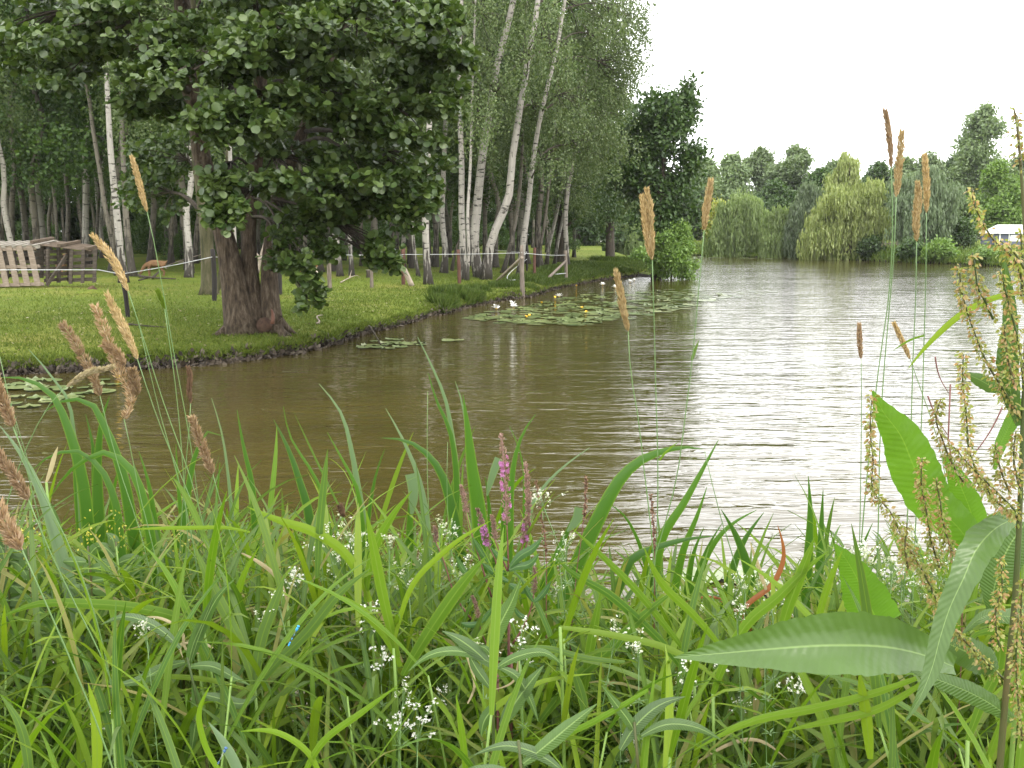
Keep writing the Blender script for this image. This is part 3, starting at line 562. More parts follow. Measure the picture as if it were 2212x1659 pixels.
hero_birch(926, 615, [(921, 550, 0), (919, 492, 0), (921, 423, 0), (924, 330, 0), (935, 150, .3), (945, -80, .5), (950, -250, .5)], 20, 5, [(940, 60, 0.8, 60, 90, 260), (920, -120, 0.5, 80, 120, 260)], 'white birch half hidden by alder leaves, beside the grey leaning log')
hero_birch(1000, 604, [(999, 520, 0), (997, 461, 0), (997, 339, 0), (994, 267, 0), (992, 120, 0), (1000, -60, .3), (1005, -250, .5)], 19, 5, [(990, 60, 1.5, 70, 100, 330), (1000, -140, 1, 80, 120, 330)], 'straight slender white birch with black scars, left of the thicker grey-barked one')
hero_birch(1040, 600, [(1026, 553, 0), (1031, 446, 0), (1042, 339, 0), (1046, 306, 0), (1062, 215, 0), (1071, 153, 0), (1095, 61, 0), (1109, 0, 0), (1140, -160, .4), (1150, -300, .5)], 27, 7, [(1060, 120, 1.8, 75, 120, 420), (1100, -20, 1.8, 90, 120, 420), (1130, -230, 1.5, 110, 120, 400), (1075, 190, -1.2, 45, 50, 90), (1045, 300, 1.5, 40, 40, 110)], 'thick greyish birch between the straight white one and the strongly leaning one')
hero_birch(1050, 604, [(1058, 535, 0), (1074, 486, 0), (1095, 440, 0), (1107, 339, 0), (1117, 276, 0), (1126, 214, 0), (1135, 171, 0), (1141, 123, 0), (1154, 61, 0), (1162, 0, 0), (1180, -150, .3), (1190, -320, .5)], 24, 6, [(1210, 130, 2.5, 100, 100, 500), (1250, 20, 2.5, 120, 100, 520), (1220, -180, 1.5, 150, 120, 520), (1180, 240, 3, 90, 70, 360), (1130, 110, -1.2, 60, 60, 120), (1190, 60, -1.4, 60, 70, 150)], 'tallest white birch with a curved strongly leaning trunk behind the fence')
hero_birch(1122, 600, [(1132, 510, 0), (1141, 446, 0), (1149, 368, 0), (1160, 291, 0), (1166, 260, 0), (1178, 208, 0), (1187, 171, 0), (1203, 107, 0), (1213, 46, 0), (1235, -100, .3), (1240, -240, .5)], 17, 4, [(1290, 220, 2, 95, 90, 480), (1310, 90, 2, 90, 110, 540), (1340, 40, 2, 70, 80, 360), (1280, 320, 2.5, 90, 60, 360), (1260, -120, 1.5, 110, 110, 450), (1340, 160, 2, 50, 60, 220), (1230, 200, -1.2, 60, 70, 170), (1190, 330, -1, 40, 35, 80)], 'thin white birch rising behind the tall braced fence post')
hero_birch(1224, 578, [(1223, 530, 0), (1221, 490, 0), (1225, 420, 0), (1240, 330, 0), (1262, 200, 0.5), (1280, 60, .7), (1290, -100, 1)], 15, 4, [(1270, 300, 1, 95, 80, 430), (1340, 250, 1.5, 75, 80, 380), (1300, 160, 1.5, 90, 90, 420), (1330, 60, 1.5, 70, 80, 340), (1345, -60, 1, 60, 100, 300), (1220, 390, 2, 80, 60, 300)], 'slim grey-white birch directly behind the right braced fence post')
for bx, by, pts, w0, lab in [
    (1008, 606, [(1012, 540, 0), (1010, 470, 0), (1015, 380, .3), (1020, 200, .6)], 10, 'thin dark young birch just right of the straight white birch'),
    (958, 590, [(962, 540, 0), (955, 480, 0), (957, 400, 0), (963, 250, .4), (975, 50, .8)], 17, 'grey birch with a flared base between two white birches'),
    (975, 585, [(985, 540, 0), (1000, 500, 0), (1030, 420, 0), (1060, 300, .3)], 8, 'thin yellowish trunk leaning right behind the grey birch'),
    (905, 597, [(898, 560, 0), (893, 520, 0), (890, 430, 0), (885, 250, .3)], 9, 'thin dark trunk just left of the alder-hidden white birch'),
    (1163, 578, [(1168, 530, 0), (1175, 490, 0), (1186, 400, 0), (1200, 250, .5)], 9, 'thin leaning trunk beside the reddish fence post'),
    (1180, 574, [(1186, 530, 0), (1196, 490, 0), (1215, 400, 0), (1240, 250, .5)], 10, 'pale thin leaning trunk, second right of the reddish post'),
    (1197, 572, [(1204, 530, 0), (1212, 490, 0), (1230, 400, 0), (1262, 260, .5)], 8, 'dark thin leaning trunk left of the slim grey-white birch'),
    (1085, 590, [(1100, 540, 0), (1115, 470, 0), (1125, 380, 0), (1130, 200, .5)], 12, 'brown leaning trunk in shade between the leaning birch and the thin one'),
    (735, 597, [(730, 540, 0), (722, 480, 0), (715, 380, 0), (710, 200, .5)], 15, 'pale-barked birch seen under the alder crown right of the rough post'),
    (690, 588, [(683, 540, 0), (672, 490, 0), (664, 400, 0), (650, 200, .5)], 22, 'thick leaning birch behind the horned goat'),
    (760, 596, [(757, 540, 0), (752, 480, 0), (748, 380, 0), (745, 200, .5)], 13, 'brownish birch right of the pale-barked one under the alder crown'),
    (512, 640, [(508, 560, 0), (505, 500, 0), (500, 420, 0), (495, 250, .3), (490, 60, .5)], 14, 'white birch seen through the fork of the alder'),
    (268, 611, [(256, 500, 0), (248, 420, 0), (240, 340, 0), (232, 200, .3), (225, 40, .5)], 22, 'leaning white birch right of the pallet shelter'),
    (288, 597, [(279, 540, 0), (273, 480, 0), (268, 380, 0), (262, 200, .4)], 20, 'brown-barked birch with a flared foot left of the grazing goat')]:
    top = pts[-1]
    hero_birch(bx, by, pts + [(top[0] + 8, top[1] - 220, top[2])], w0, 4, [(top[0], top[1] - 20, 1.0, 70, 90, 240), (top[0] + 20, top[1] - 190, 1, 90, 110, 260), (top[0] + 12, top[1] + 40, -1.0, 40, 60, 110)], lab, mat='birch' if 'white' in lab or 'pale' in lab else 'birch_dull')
# mossy double trunk behind the alder
b = gpt(452, 636)
make_tree('alder_tree', b, [ptrunk([(450, 590, 0), (448, 540, 0), (440, 450, 0), (425, 330, 0), (420, 150, .5), (415, -50, .6)], 40, 12, b), ptrunk([(478, 600, 0), (482, 540, 0), (488, 440, 0), (495, 300, .2), (500, 100, .5)], 22, 8, b)],
          [(np.array(P(a, c, b.y + dd)), np.array([rx, rx, rz]) * b.y / FPX, n) for a, c, dd, rx, rz, n in [(400, 120, 0, 150, 90, 330), (470, -40, 0, 200, 100, 380), (380, 330, 1, 90, 70, 200), (330, 420, 1.5, 80, 60, 160)]],
          M['mossy'], M['alder_leaf'], 'rosette', 'mossy twin-stemmed tree standing right behind the black fence post', leaf=0.13, side=10, per=6, bmat=M['bark_dark'])

# --- the wood: six kinds of birch, copied; low leafy sprays and high crowns
def wood_tree(seed, hgt, low, white, leafm, lean):
    q = random.Random(seed); n = 14; p = [(q.gauss(0, .05) * k * 0.5 + lean * k / n * hgt * 0.12, q.gauss(0, .05) * k * 0.5, hgt * k / (n - 1)) for k in range(n)]; p[0] = (0, 0, -0.3)
    c = crom(p, 24); r = np.interp(np.linspace(0, 1, 24), [0, 0.03, 0.08, 1], [0.19, 0.125, 0.10, 0.03])
    bl_ = []
    for k in range(9):
        h = low + (hgt - low) * (k / 8.0); a = q.uniform(0, 6.28); rr = q.uniform(1.0, 2.0) * (1.15 - 0.5 * k / 8); i = int(h / hgt * 23); bl_.append((c[min(23, i)] + np.array([math.cos(a) * rr * .7, math.sin(a) * rr * .7, 0.2]), np.array([rr, rr, rr * .75]), 150))
    return make_tree('birch_tree', (0, 0, 0), [(c, r)], bl_, M['birch' if white else 'birch_dull'], M[leafm], 'hang', 'birch', leaf=0.12, per=9, strand=1.2, sub=10, side=7, twigs=False, bmat=M['bark_dark'])
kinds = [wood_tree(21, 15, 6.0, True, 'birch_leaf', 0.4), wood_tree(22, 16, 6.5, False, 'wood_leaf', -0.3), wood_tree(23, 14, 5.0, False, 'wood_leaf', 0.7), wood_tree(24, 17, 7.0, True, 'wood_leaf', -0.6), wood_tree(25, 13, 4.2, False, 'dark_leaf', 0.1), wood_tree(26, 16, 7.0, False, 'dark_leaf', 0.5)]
used = [False] * 6; placed = []
GLAB = {'front': ('pale birch trunk standing at the edge of the wood on the grazed grass', 'birches at the edge of the wood'), 'mid': ('thin birch trunk standing in shade inside the wood', 'birches inside the wood'), 'back': ('dark thin trunk deep at the back of the wood', 'trunks deep in the wood')}
def wood_at(x, y, zone, k=None):
    k = R.randrange(6) if k is None else k; s = R.uniform(0.85, 1.15); th = R.uniform(0.8, 1.5); loc = (x, y, float(h_left(x, y)) - 0.05)
    rot = (R.gauss(0, .03), R.gauss(0, .04), R.uniform(0, 6.28)); sc3 = (s * th, s * th, s)
    lab, gr = GLAB[zone]
    if not used[k]: o = kinds[k]; o.location = loc; o.rotation_euler = rot; o.scale = sc3; used[k] = True; tag(o, lab, 'tree', gr)
    else: dup(kinds[k], loc, rot, sc3, lab, gr)
for px, py in [(95, 566), (62, 560), (30, 575), (8, 570), (150, 562), (190, 566), (205, 560), (330, 566), (365, 572), (395, 560), (420, 570), (660, 585), (780, 575), (815, 580), (845, 574), (872, 578), (930, 575), (1015, 575), (1070, 578), (1105, 575), (1140, 570), (1205, 560), (1240, 556)]:
    p = gpt(px, py); wood_at(p.x, p.y, 'front', None)
cnt = 0; spots = []
while cnt < 120:
    y = R.uniform(34, 95); a = R.uniform(-0.56, 0.045); x = y * math.tan(a)
    if y > 80 and a > 0.03: continue
    if a > -0.06 and y < 46: continue
    if any((x - u) ** 2 + (y - v) ** 2 < 4.0 for u, v in spots): continue
    spots.append((x, y)); wood_at(x, y, 'mid' if y < 60 else 'back', None if y < 60 else R.choice([1, 2, 4, 4, 5])); cnt += 1
# dense trees that close the wood at the back and to the left
def leafy(name, base, hgt, rad, lmat, label, group=None, leaf=0.3, n=260, style='bush', nb=9, low=0.25, per=7, strand=1.5, cat='tree', tm='bark_dark', seed=0, flat=.6, top=1.0, sub=26, twigs=False):
    q = random.Random(seed or hash(label) % 999); b = np.array(base)
    tr = (crom([b - [0, 0, .3], b + [q.gauss(0, .1), 0, hgt * .4], b + [q.gauss(0, .3), 0, hgt * .85]], 12), np.linspace(rad * .07 + .05, .03, 12)); bb = []
    for k in range(nb):
        f = k / (nb - 1); h = hgt * (low + (0.93 - low) * f); w_ = rad * (math.sin(math.pi * min(1, (0.28 + 0.72 * f * top))) ** 0.6 if True else 1); a = q.uniform(0, 6.28) + k * 2.4; rr = w_ * q.uniform(.45, .62)
        bb.append((b + np.array([math.cos(a) * w_ * .5, math.sin(a) * w_ * .5, h]), np.array([rr, rr, rr * .8]), n))
    return make_tree(name, base, [tr], bb, M[tm], M[lmat], style, label, cat, group, leaf=leaf, per=per, strand=strand, sub=sub, side=6, twigs=twigs, flat=flat, clump=.34, shell=.4)
bk = leafy('dense_tree', (0, 0, 0), 15, 5.5, 'dark_leaf', 'dense dark tree closing the back of the wood', 'trees closing the back of the wood', leaf=0.34, n=230, nb=14, low=0.06, seed=5)
und = leafy('woodland_shrub', (0, 0, 0), 2.6, 2.2, 'wood_leaf', 'low bushy undergrowth shrub at the back of the wood', 'shrubs under the wood', leaf=0.16, n=110, nb=7, low=0.1, seed=6, cat='shrub')
fb = True; fu = True
for k in range(34):
    a = -0.62 + 0.68 * k / 33; d = R.uniform(92, 112); x, y = d * math.sin(a), d * math.cos(a); loc = (x, y, float(h_left(x, y)) - .2); s = R.uniform(0.8, 1.15)
    if fb: bk.location = loc; fb = False
    else: dup(bk, loc, (0, 0, R.uniform(0, 6.28)), (s, s, s * R.uniform(.9, 1.1)))
for k in range(30):
    a = -0.60 + 0.64 * R.random(); d = R.uniform(62, 92); x, y = d * math.sin(a), d * math.cos(a); loc = (x, y, float(h_left(x, y)) - .1); s = R.uniform(0.6, 1.1)
    if fu: und.location = loc; fu = False
    else: dup(und, loc, (0, 0, R.uniform(0, 6.28)), (s, s, s))
for px, py, s in [(395, 560, .5), (250, 552, .7), (1218, 558, .5)]:
    p = gpt(px, py); dup(und, (p.x, p.y, p.z), (0, 0, 1), (s, s, s), 'small bush on the grass near %s' % ('the fallen branches' if px == 395 else 'the pallet shelter' if px == 250 else 'the right end of the fence'))
# leafy lower alders under the birches right of centre
p = gpt(1318, 562); d = p.y
make_tree('bushy_tree', p, [(crom([p - Vector((0, 0, .3)), P(1318, 480, d), P(1325, 380, d), P(1340, 240, d)], 14), np.array([.3, .04]))],
          [(np.array(P(a, b, d + dd)), np.array([rx, rx, rz]) * d / FPX, n) for a, b, dd, rx, rz, n in [(1345, 240, 0, 50, 55, 260), (1375, 310, 0, 55, 60, 280), (1310, 330, 0, 70, 70, 330), (1355, 385, 0, 60, 50, 280), (1290, 425, 0, 60, 44, 240), (1290, 250, 0, 60, 60, 240)]],
          M['bark_dark'], M['birch_leaf'], 'hang', 'dense green tree between the birches and the tree on the point', leaf=0.17, per=9, sub=14, side=7, twigs=False)
for px, py, hh, rr, lab in [(1210, 566, 6.2, 3.0, 'dark bushy alder under the birches, its low crown behind the right fence posts')]:
    p = gpt(px, py); leafy('bushy_tree', p, hh * p.y / 42 * 0.95, rr * p.y / 42, 'dark_leaf', lab, leaf=0.17, n=230, nb=11, low=0.32, seed=int(px), per=6)

# --- the alder on the point, standing at the water's edge, and the bush beside it
p = G(1418, 603); d = p.y
tb = [(1430, 470, 0, 65, 55, 260), (1470, 400, .3, 60, 55, 260), (1400, 380, .5, 70, 60, 280), (1445, 310, .3, 75, 60, 330), (1380, 300, 1, 60, 60, 240), (1425, 245, .3, 65, 45, 240), (1470, 260, .3, 45, 45, 170), (1480, 225, 0, 22, 28, 50), (1490, 185, 0, 12, 18, 16), (1497, 340, .2, 22, 22, 40), (1392, 405, 1, 45, 38, 150), (1500, 460, .3, 18, 30, 40), (1460, 500, 0, 35, 22, 90), (1345, 360, 1.5, 50, 80, 200)]
make_tree('alder_tree', p, [(crom([p - Vector((0, 0, .4)), P(1417, 560, d), P(1416, 520, d), P(1424, 461, d), P(1432, 380, d), P(1440, 280, d), P(1465, 210, d), P(1488, 175, d)], 20), np.interp(np.linspace(0, 1, 20), [0, .1, 1], [.30, .2, .02]))],
          [(np.array(P(a, b, d + dd)), np.array([rx, rx, rz]) * d / FPX, n) for a, b, dd, rx, rz, n in tb], M['bark_dark'], M['dark_leaf'], 'bush', 'dark alder on the point, standing at the water edge', leaf=0.2, per=9, sub=16, side=7, shell=.3)
gx, gy = np.meshgrid(np.linspace(-1, 1, 30), np.linspace(-1, 1, 24)); c = G(1408, 596); zz = 0.22 * np.maximum(-1, 1 - 1.5 * (gx ** 2 + gy ** 2)) + 0.05 * (hash_noise(gx, gy, 4, 3) - .5) - .04
i = np.arange(23)[:, None] * 30; j = np.arange(29)[None]
tag(link('root_mound', mk_mesh('root_mound', np.stack([c.x + gx * 1.0, c.y + gy * 2.4, zz], -1).reshape(-1, 3), [np.stack([i + j, i + j + 1, i + 31 + j, i + 30 + j], -1).reshape(-1, 4)], M['turf'])), kind='structure')
def bush(px, py, wpx, hpx, lmat, label, h=None, leaf=None, n=110, group=None, per=6, nb=9, name='bush', cat='bush', water=False):
    b = G(px, py) if water else gpt(px, py, h); d = b.y; r_ = wpx * d / FPX / 2; hh = hpx * d / FPX; q = random.Random(int(px)); bb = []
    for k in range(nb):
        a = k * 2.4; f = (k + .5) / nb; bb.append((np.array(b) + [math.cos(a) * r_ * .55 * (1.1 - f * .6), math.sin(a) * r_ * .4, hh * (.2 + .62 * f)], np.array([r_ * .5, r_ * .5, hh * .22]), n))
    return make_tree(name, b, [(crom([np.array(b) - [0, 0, .2], np.array(b) + [0, 0, hh * .6]], 6), np.linspace(.05, .02, 6))], bb, M['bark_dark'], M[lmat], 'bush', label, cat, group, leaf=leaf or d * 0.0028, per=per, sub=10, side=5)
bush(1450, 605, 100, 116, 'fresh_leaf', 'pale green willow bush rising from the water beside the alder on the point', water=True, n=260)
bush(1382, 582, 34, 36, 'fresh_leaf', 'grassy green shrub at the tip of the point, left of the alder stem', water=True, n=60)

# --- willows and trees on the far shore
def willow(px, py, wpx, hpx, lmat, label, strand=3.6, n=440, blobs=None, leaf=0.36, per=16, flat=.8):
    b = gpt(px, py, h_far); d = b.y; k_ = d / FPX; hh = hpx * k_; r_ = wpx * k_ / 2; bb = []
    for (fx, fz, rx, rz) in (blobs or [(0, .78, .55, .16), (-.45, .62, .45, .2), (.45, .62, .45, .2), (-.7, .42, .28, .2), (.72, .42, .28, .2), (0, .5, .7, .2), (-.2, .3, .8, .15), (.3, .3, .7, .15)]):
        bb.append((np.array(b) + [fx * r_, R.uniform(-.3, .3) * r_, fz * hh], np.array([rx * r_, rx * r_ * .8, rz * hh]), n))
    return make_tree('weeping_willow', b, [(crom([np.array(b) - [0, 0, .3], np.array(b) + [.2, 0, hh * .35], np.array(b) + [0, 0, hh * .75]], 10), np.linspace(.35, .06, 10))], bb, M['bark_dark'], M[lmat], 'weep', label, leaf=leaf, per=per, strand=strand, sub=18, side=7, shell=.3, twigs=False, flat=flat)
willow(1602, 549, 132, 148, 'willow_leaf', 'large round-topped weeping willow at the far shore, its curtain touching the water')
willow(1690, 552, 100, 118, 'willow_leaf', 'lower weeping willow joined to the right side of the large round one')
willow(1742, 548, 90, 175, 'silver_leaf', 'grey-green willow standing behind and between the weeping ones', strand=2.2)
willow(1366, 545, 70, 78, 'willow_leaf', 'small weeping willow across the inlet left of the point', n=260)
willow(1256, 545, 60, 90, 'willow_leaf', 'weeping willow curtain seen past the last birches', n=200)
willow(1828, 556, 165, 232, 'pale_willow_leaf', 'tallest pale yellow-green willow on the far shore', strand=1.9, n=420, leaf=.36, per=10,
       blobs=[(0.0, .90, .3, .09), (0.0, .76, .5, .1), (-.3, .60, .5, .1), (.4, .62, .5, .12), (-.5, .42, .6, .1), (.4, .42, .7, .12), (-.65, .26, .5, .1), (.2, .24, .8, .12), (-.2, .1, .8, .08), (0, .5, .6, .2)])
willow(1985, 548, 150, 200, 'silver_leaf', 'broad silvery-green willow right of the pale willow', strand=1.3, n=460, leaf=.30, per=10,
       blobs=[(.2, .88, .4, .1), (-.2, .76, .6, .12), (.5, .70, .5, .12), (-.5, .55, .5, .14), (.1, .55, .7, .16), (.7, .5, .4, .14), (-.4, .36, .6, .12), (.3, .36, .8, .12), (.6, .25, .5, .1), (0, .7, .5, .15)])
def back_tree(px, dist, top_py, wpx, lmat, label, low=0.1, nb=16, n=260, leaf=.36, style='bush', top=1.0, seed=1, strand=1.4):
    x = (px - CXP) / FPX * dist / 1.0; y = dist; z = float(h_far(x, y)); hh = P(px, top_py, dist).z - z; 
    return leafy('broadleaf_tree', (x, y, z), hh, wpx * 1.5 * dist / FPX / 2, lmat, label, leaf=leaf, n=n, nb=nb, low=low, seed=seed, style=style, top=top, per=6, strand=strand)
for a in [(1520, 125, 345, 90, 'far_leaf', 'rounded grey-green tree in the far row, directly right of the point alder'), (1575, 118, 335, 80, 'far_leaf', 'grey-green tree behind the round-topped weeping willow'), (1632, 122, 322, 90, 'far_leaf', 'taller far tree with drooping twigs, left of the narrow sky gap'),
          (1705, 118, 318, 95, 'far_leaf', 'domed tree in the far row right of the narrow sky gap'), (1762, 112, 372, 80, 'dark_leaf', 'low dark tree filling the dip left of the pale willow'), (1790, 125, 350, 60, 'far_leaf', 'faint tree top peeping out left of the pale willow'),
          (1885, 120, 355, 80, 'dark_leaf', 'dark tree behind the right shoulder of the pale willow'), (1940, 118, 345, 80, 'far_leaf', 'grey tree behind the left side of the silvery willow'), (1990, 122, 335, 90, 'far_leaf', 'tree rising just behind the silvery willow'), (2050, 118, 340, 90, 'dark_leaf', 'dark tree between the silvery willow and the poplar'),
          (2185, 118, 340, 120, 'dark_leaf', 'dark tree at the right edge behind the tent'), (2260, 110, 320, 130, 'dark_leaf', 'dark tree beyond the right edge of the view'), (1450, 128, 390, 90, 'far_leaf', 'far tree filling the gap behind the point alder'), (1390, 125, 400, 90, 'far_leaf', 'far tree behind the small weeping willow'), (1310, 128, 380, 100, 'dark_leaf', 'dark far tree behind the caravans'), (1220, 128, 380, 100, 'dark_leaf', 'dark far tree at the left end of the camping ground'), (1665, 110, 400, 80, 'dark_leaf', 'dark tree directly behind the lower weeping willow')]:
    back_tree(a[0], a[1], a[2], a[3], a[4], a[5], seed=int(a[0]))
for k in range(9):
    px = 2340 + k * 110; back_tree(px, 110, R.uniform(330, 380), 130, 'dark_leaf', 'broad tree in the row beyond the right side of the camping ground', seed=90 + k)['group'] = 'trees beyond the camping ground'
back_tree(2105, 112, 222, 92, 'far_leaf', 'tall grey-green poplar standing clear above the far trees', low=.25, nb=16, n=200, seed=77)
back_tree(2140, 84, 352, 100, 'fresh_leaf', 'bright green tree right in front of the tall poplar', low=.12, nb=12, leaf=.26, seed=78)
bush(1548, 535, 46, 100, 'yellow_leaf', 'yellow-green shrub left behind the big weeping willow', h_far, n=80)
bush(1795, 553, 60, 28, 'fresh_leaf', 'low leafy bush at the foot of the pale willow', h_far, n=50)
bush(1880, 562, 46, 40, 'dark_leaf', 'reedy dark clump at the water right of the pale willow', h_far, n=60)
bush(1968, 566, 52, 36, 'dark_leaf', 'dark round bush on the far water edge under the silvery willow', h_far, n=70)
bush(2030, 570, 64, 40, 'fresh_leaf', 'light green bush on the far water edge right of the dark one', h_far, n=70)
bush(2075, 540, 60, 70, 'dark_leaf', 'shrub standing behind the light green waterside bush', h_far, n=70)
bush(2120, 572, 60, 22, 'fresh_leaf', 'low grassy bush at the right end of the far bank', h_far, n=50)
# ---------------------------------------------------------------- fence of posts and white rope
M['post_dark'] = plain('dark_post_wood', (0.022, 0.018, 0.016), 0.85)
M['post_grey'] = surf('weathered_post_wood', [(0.3, (0.08, 0.065, 0.05)), (0.7, (0.24, 0.20, 0.16))], 7, 0.9, (3, 3, 0.4), 0.7, 0.01)
M['post_red'] = surf('reddish_post_wood', [(0.3, (0.06, 0.03, 0.022)), (0.7, (0.14, 0.07, 0.05))], 7, 0.9, (3, 3, 0.4), 0.6, 0.01)
M['log_grey'] = surf('bleached_log', [(0.3, (0.20, 0.165, 0.13)), (0.7, (0.40, 0.34, 0.27))], 6, 0.9, (1, 1, 1), 0.5, 0.01)
M['rope'] = plain('white_rope', (0.55, 0.56, 0.55), 0.7)
POSTS = [('a', 277, 686, 262, 588, 9, 'post_dark', 'dark charred post leaning left'), ('b', 461, 650, 459, 538, 10, 'post_dark', 'black post beside the mossy trunk'), ('c', 604, 637, 601, 560, 10, 'post_dark', 'dark post behind the alder'),
         ('d', 714, 626, 711, 537, 9, 'post_grey', 'crooked grey-brown post'), ('e', 803, 623, 802, 562, 7, 'post_grey', 'short thin grey post'), ('f', 872, 615, 871, 536, 8, 'post_red', 'dark reddish post'),
         ('g', 993, 613, 990, 539, 7, 'post_red', 'thin reddish post in front of the birch'), ('h', 1130, 645, 1127, 530, 9, 'post_grey', 'tall post standing at the eroded bank edge'),
         ('i', 1155, 600, 1155, 535, 6, 'post_red', 'thin reddish-brown post'), ('j', 1223, 608, 1221, 541, 7, 'post_grey', 'post at the right end with a brace'), ('k', 1138, 586, 1138, 530, 4, 'post_dark', 'thin black plastic post')]
pb = {}; fo = None
for nm, bx, by, tx, ty, wd, mt, lab in POSTS:
    b = gpt(bx, by) if nm != 'h' else gpt(1130, 641); t = P(tx, ty, b.y); pb[nm] = (b, t, mt, wd, lab)
fo = empty('rope_fence', pb['d'][0], 'fence of uneven wooden posts and white rope along the grassy bank', 'fence'); F0 = np.array(pb['d'][0])
for nm, (b, t, mt, wd, lab) in pb.items():
    r = wd * b.y / FPX / 2; pts = crom([b - Vector((0, 0, .25)), (b + t) / 2 + Vector((R.gauss(0, r * .4), 0, 0)), t], 9); V, F = tube(pts, [r * 1.05 * (1 + R.gauss(0, .04)) for _ in range(9)], 8)
    link('post', mk_mesh('post', V - F0, F, M[mt]), fo)['label'] = lab
def rope(a, b, sag=0.03, r=0.008):
    a = np.array(a); b = np.array(b); m = (a + b) / 2 - [0, 0, sag * np.linalg.norm(b - a)]; V, F = tube(crom([a, m, b], 12), r, 5); link('rope', mk_mesh('rope', V - F0, F, M['rope']), fo)
def on(nm, py): b, t = pb[nm][0], pb[nm][1]; f = (P(0, py, b.y).z - b.z) / (t.z - b.z); return b + (t - b) * f - Vector((0, pb[nm][3] * b.y / FPX / 2, 0))
l0 = gpt(-40, 690)
rope(P(-60, 583, on('a', 600).y + 1), P(213, 583, on('a', 600).y), .0); rope(P(213, 583, on('a', 600).y), on('a', 592), 0.0); rope(on('a', 592), on('b', 555), .004); rope(on('b', 555), on('c', 553), .004); rope(on('c', 553), on('d', 550), .003)
rope(on('d', 550), on('e', 551) + Vector((0, 0, .0)), .002); rope(on('e', 563), on('f', 549.5), -.004); rope(on('f', 549.5), on('g', 549), .002); rope(on('g', 549), on('h', 546), .003); rope(on('h', 546), on('j', 551), .004); rope(on('h', 544), on('k', 543), .01); rope(on('k', 543), P(1070, 540, 44), .01)
def brace(a, b, r, mt, lab):
    V, F = tube(crom([a, b], 5), [r, r * .9], 8); o = link('brace', mk_mesh('brace', V - F0, F, M[mt]), fo); o['label'] = lab
brace(gpt(1073, 608), on('h', 556), .055, 'log_grey', 'slanting pale brace pole'); brace(gpt(1175, 610), on('j', 564), .05, 'post_grey', 'slanting dark brace pole')
# loose drooping line on the grass behind the posts
V, F = tube(crom([np.array(on('k', 560)), np.array(gpt(1105, 612)) + [0, 0, .1], np.array(gpt(1160, 600)) + [0, 0, .05], np.array(on('j', 590))], 20), .012, 4); link('slack_rope', mk_mesh('slack_rope', V - F0, F, M['rope']), fo)
a = gpt(890, 618); b = P(873, 581, a.y - .05); V, F = tube(crom([a, b], 6), [.085, .075], 10); tag(link('leaning_log', mk_mesh('leaning_log', V - np.array(a), F, M['log_grey']), None, a), 'bleached round log leaning against the dark reddish fence post', 'log')

# ---------------------------------------------------------------- shelter of pallets
M['pallet'] = surf('pallet_wood', [(0.3, (0.11, 0.085, 0.06)), (0.7, (0.235, 0.19, 0.145))], 6, 0.85, (1, 1, 5), 0.4, 0.004)
M['pallet_brown'] = surf('brown_pallet_wood', [(0.3, (0.07, 0.052, 0.036)), (0.7, (0.17, 0.13, 0.095))], 6, 0.88, (1, 1, 5), 0.4, 0.004)
M['pallet_dark'] = surf('grey_pallet_wood', [(0.3, (0.04, 0.032, 0.026)), (0.7, (0.11, 0.09, 0.07))], 6, 0.9, (1, 1, 5), 0.4, 0.004)
M['pallet_pale'] = surf('pale_pallet_wood', [(0.3, (0.2, 0.18, 0.15)), (0.7, (0.36, 0.33, 0.28))], 6, 0.85, (1, 5, 1), 0.4, 0.004)
def pallet(label, o3, ux, uz, n, slat, bear, mat, gap=0.0):
    """a pallet spanned by vectors ux (across the slats) and uz (along them) from corner o3"""
    ux = Vector(ux); uz = Vector(uz); lx, lz = ux.length, uz.length; X = ux.normalized(); Z = uz.normalized(); Y = Z.cross(X).normalized(); Rm = np.array([X, Y, Z]).T
    o = empty('pallet', o3, label, 'pallet', 'pallets of the goat shelter')
    for k in range(n):
        f = (k + .5) / n; c = X * (lx * f) + Z * (lz / 2 + R.gauss(0, .01)) - Y * 0.06; V, F = box(c, (slat, .022, lz), Rm); link('slat', mk_mesh('slat', V, F, mat, False), o)
    for f in (.06, .5, .94):
        V, F = box(X * (lx / 2) + Z * (lz * f), (lx, .075, bear), Rm); link('bearer', mk_mesh('bearer', V, F, mat, False), o)
    return o
S0 = gpt(98, 622); yS = S0.y; k_ = yS / FPX; z0 = S0.z
pallet('upright reddish pallet leaning at the front of the goat shelter, its slats vertical', P(-62, 624, yS), P(96, 619, yS) - P(-62, 624, yS), P(-80, 537, yS + .35) - P(-62, 624, yS), 7, 13 * k_, .09, M['pallet'])
pallet('flat pale pallet forming the left roof of the goat shelter', P(-75, 537, yS + .28), P(82, 534, yS + .28) - P(-75, 537, yS + .28), Vector((.12, 1.15, .12)), 8, .11, .09, M['pallet_pale'])
pallet('brown pallet forming the tilted right roof of the goat shelter', P(60, 522, yS + .5), Vector((0.12, 1.1, .10)), P(194, 538, yS + .3) - P(60, 522, yS + .5), 6, .11, .09, M['pallet_brown'])
pallet('dark grey pallet standing as the right wall of the goat shelter, its slats horizontal', P(149, 613, yS + .25), P(151, 540, yS + .25) - P(149, 613, yS + .25), P(207, 610, yS + .4) - P(149, 613, yS + .25), 5, .10, .09, M['pallet_dark'])
pallet('dark pallet standing as the rear wall of the goat shelter', P(-70, 605, yS + 1.45), P(-70, 533, yS + 1.45) - P(-70, 605, yS + 1.45), P(100, 600, yS + 1.45) - P(-70, 605, yS + 1.45), 5, .10, .09, M['pallet_dark'])
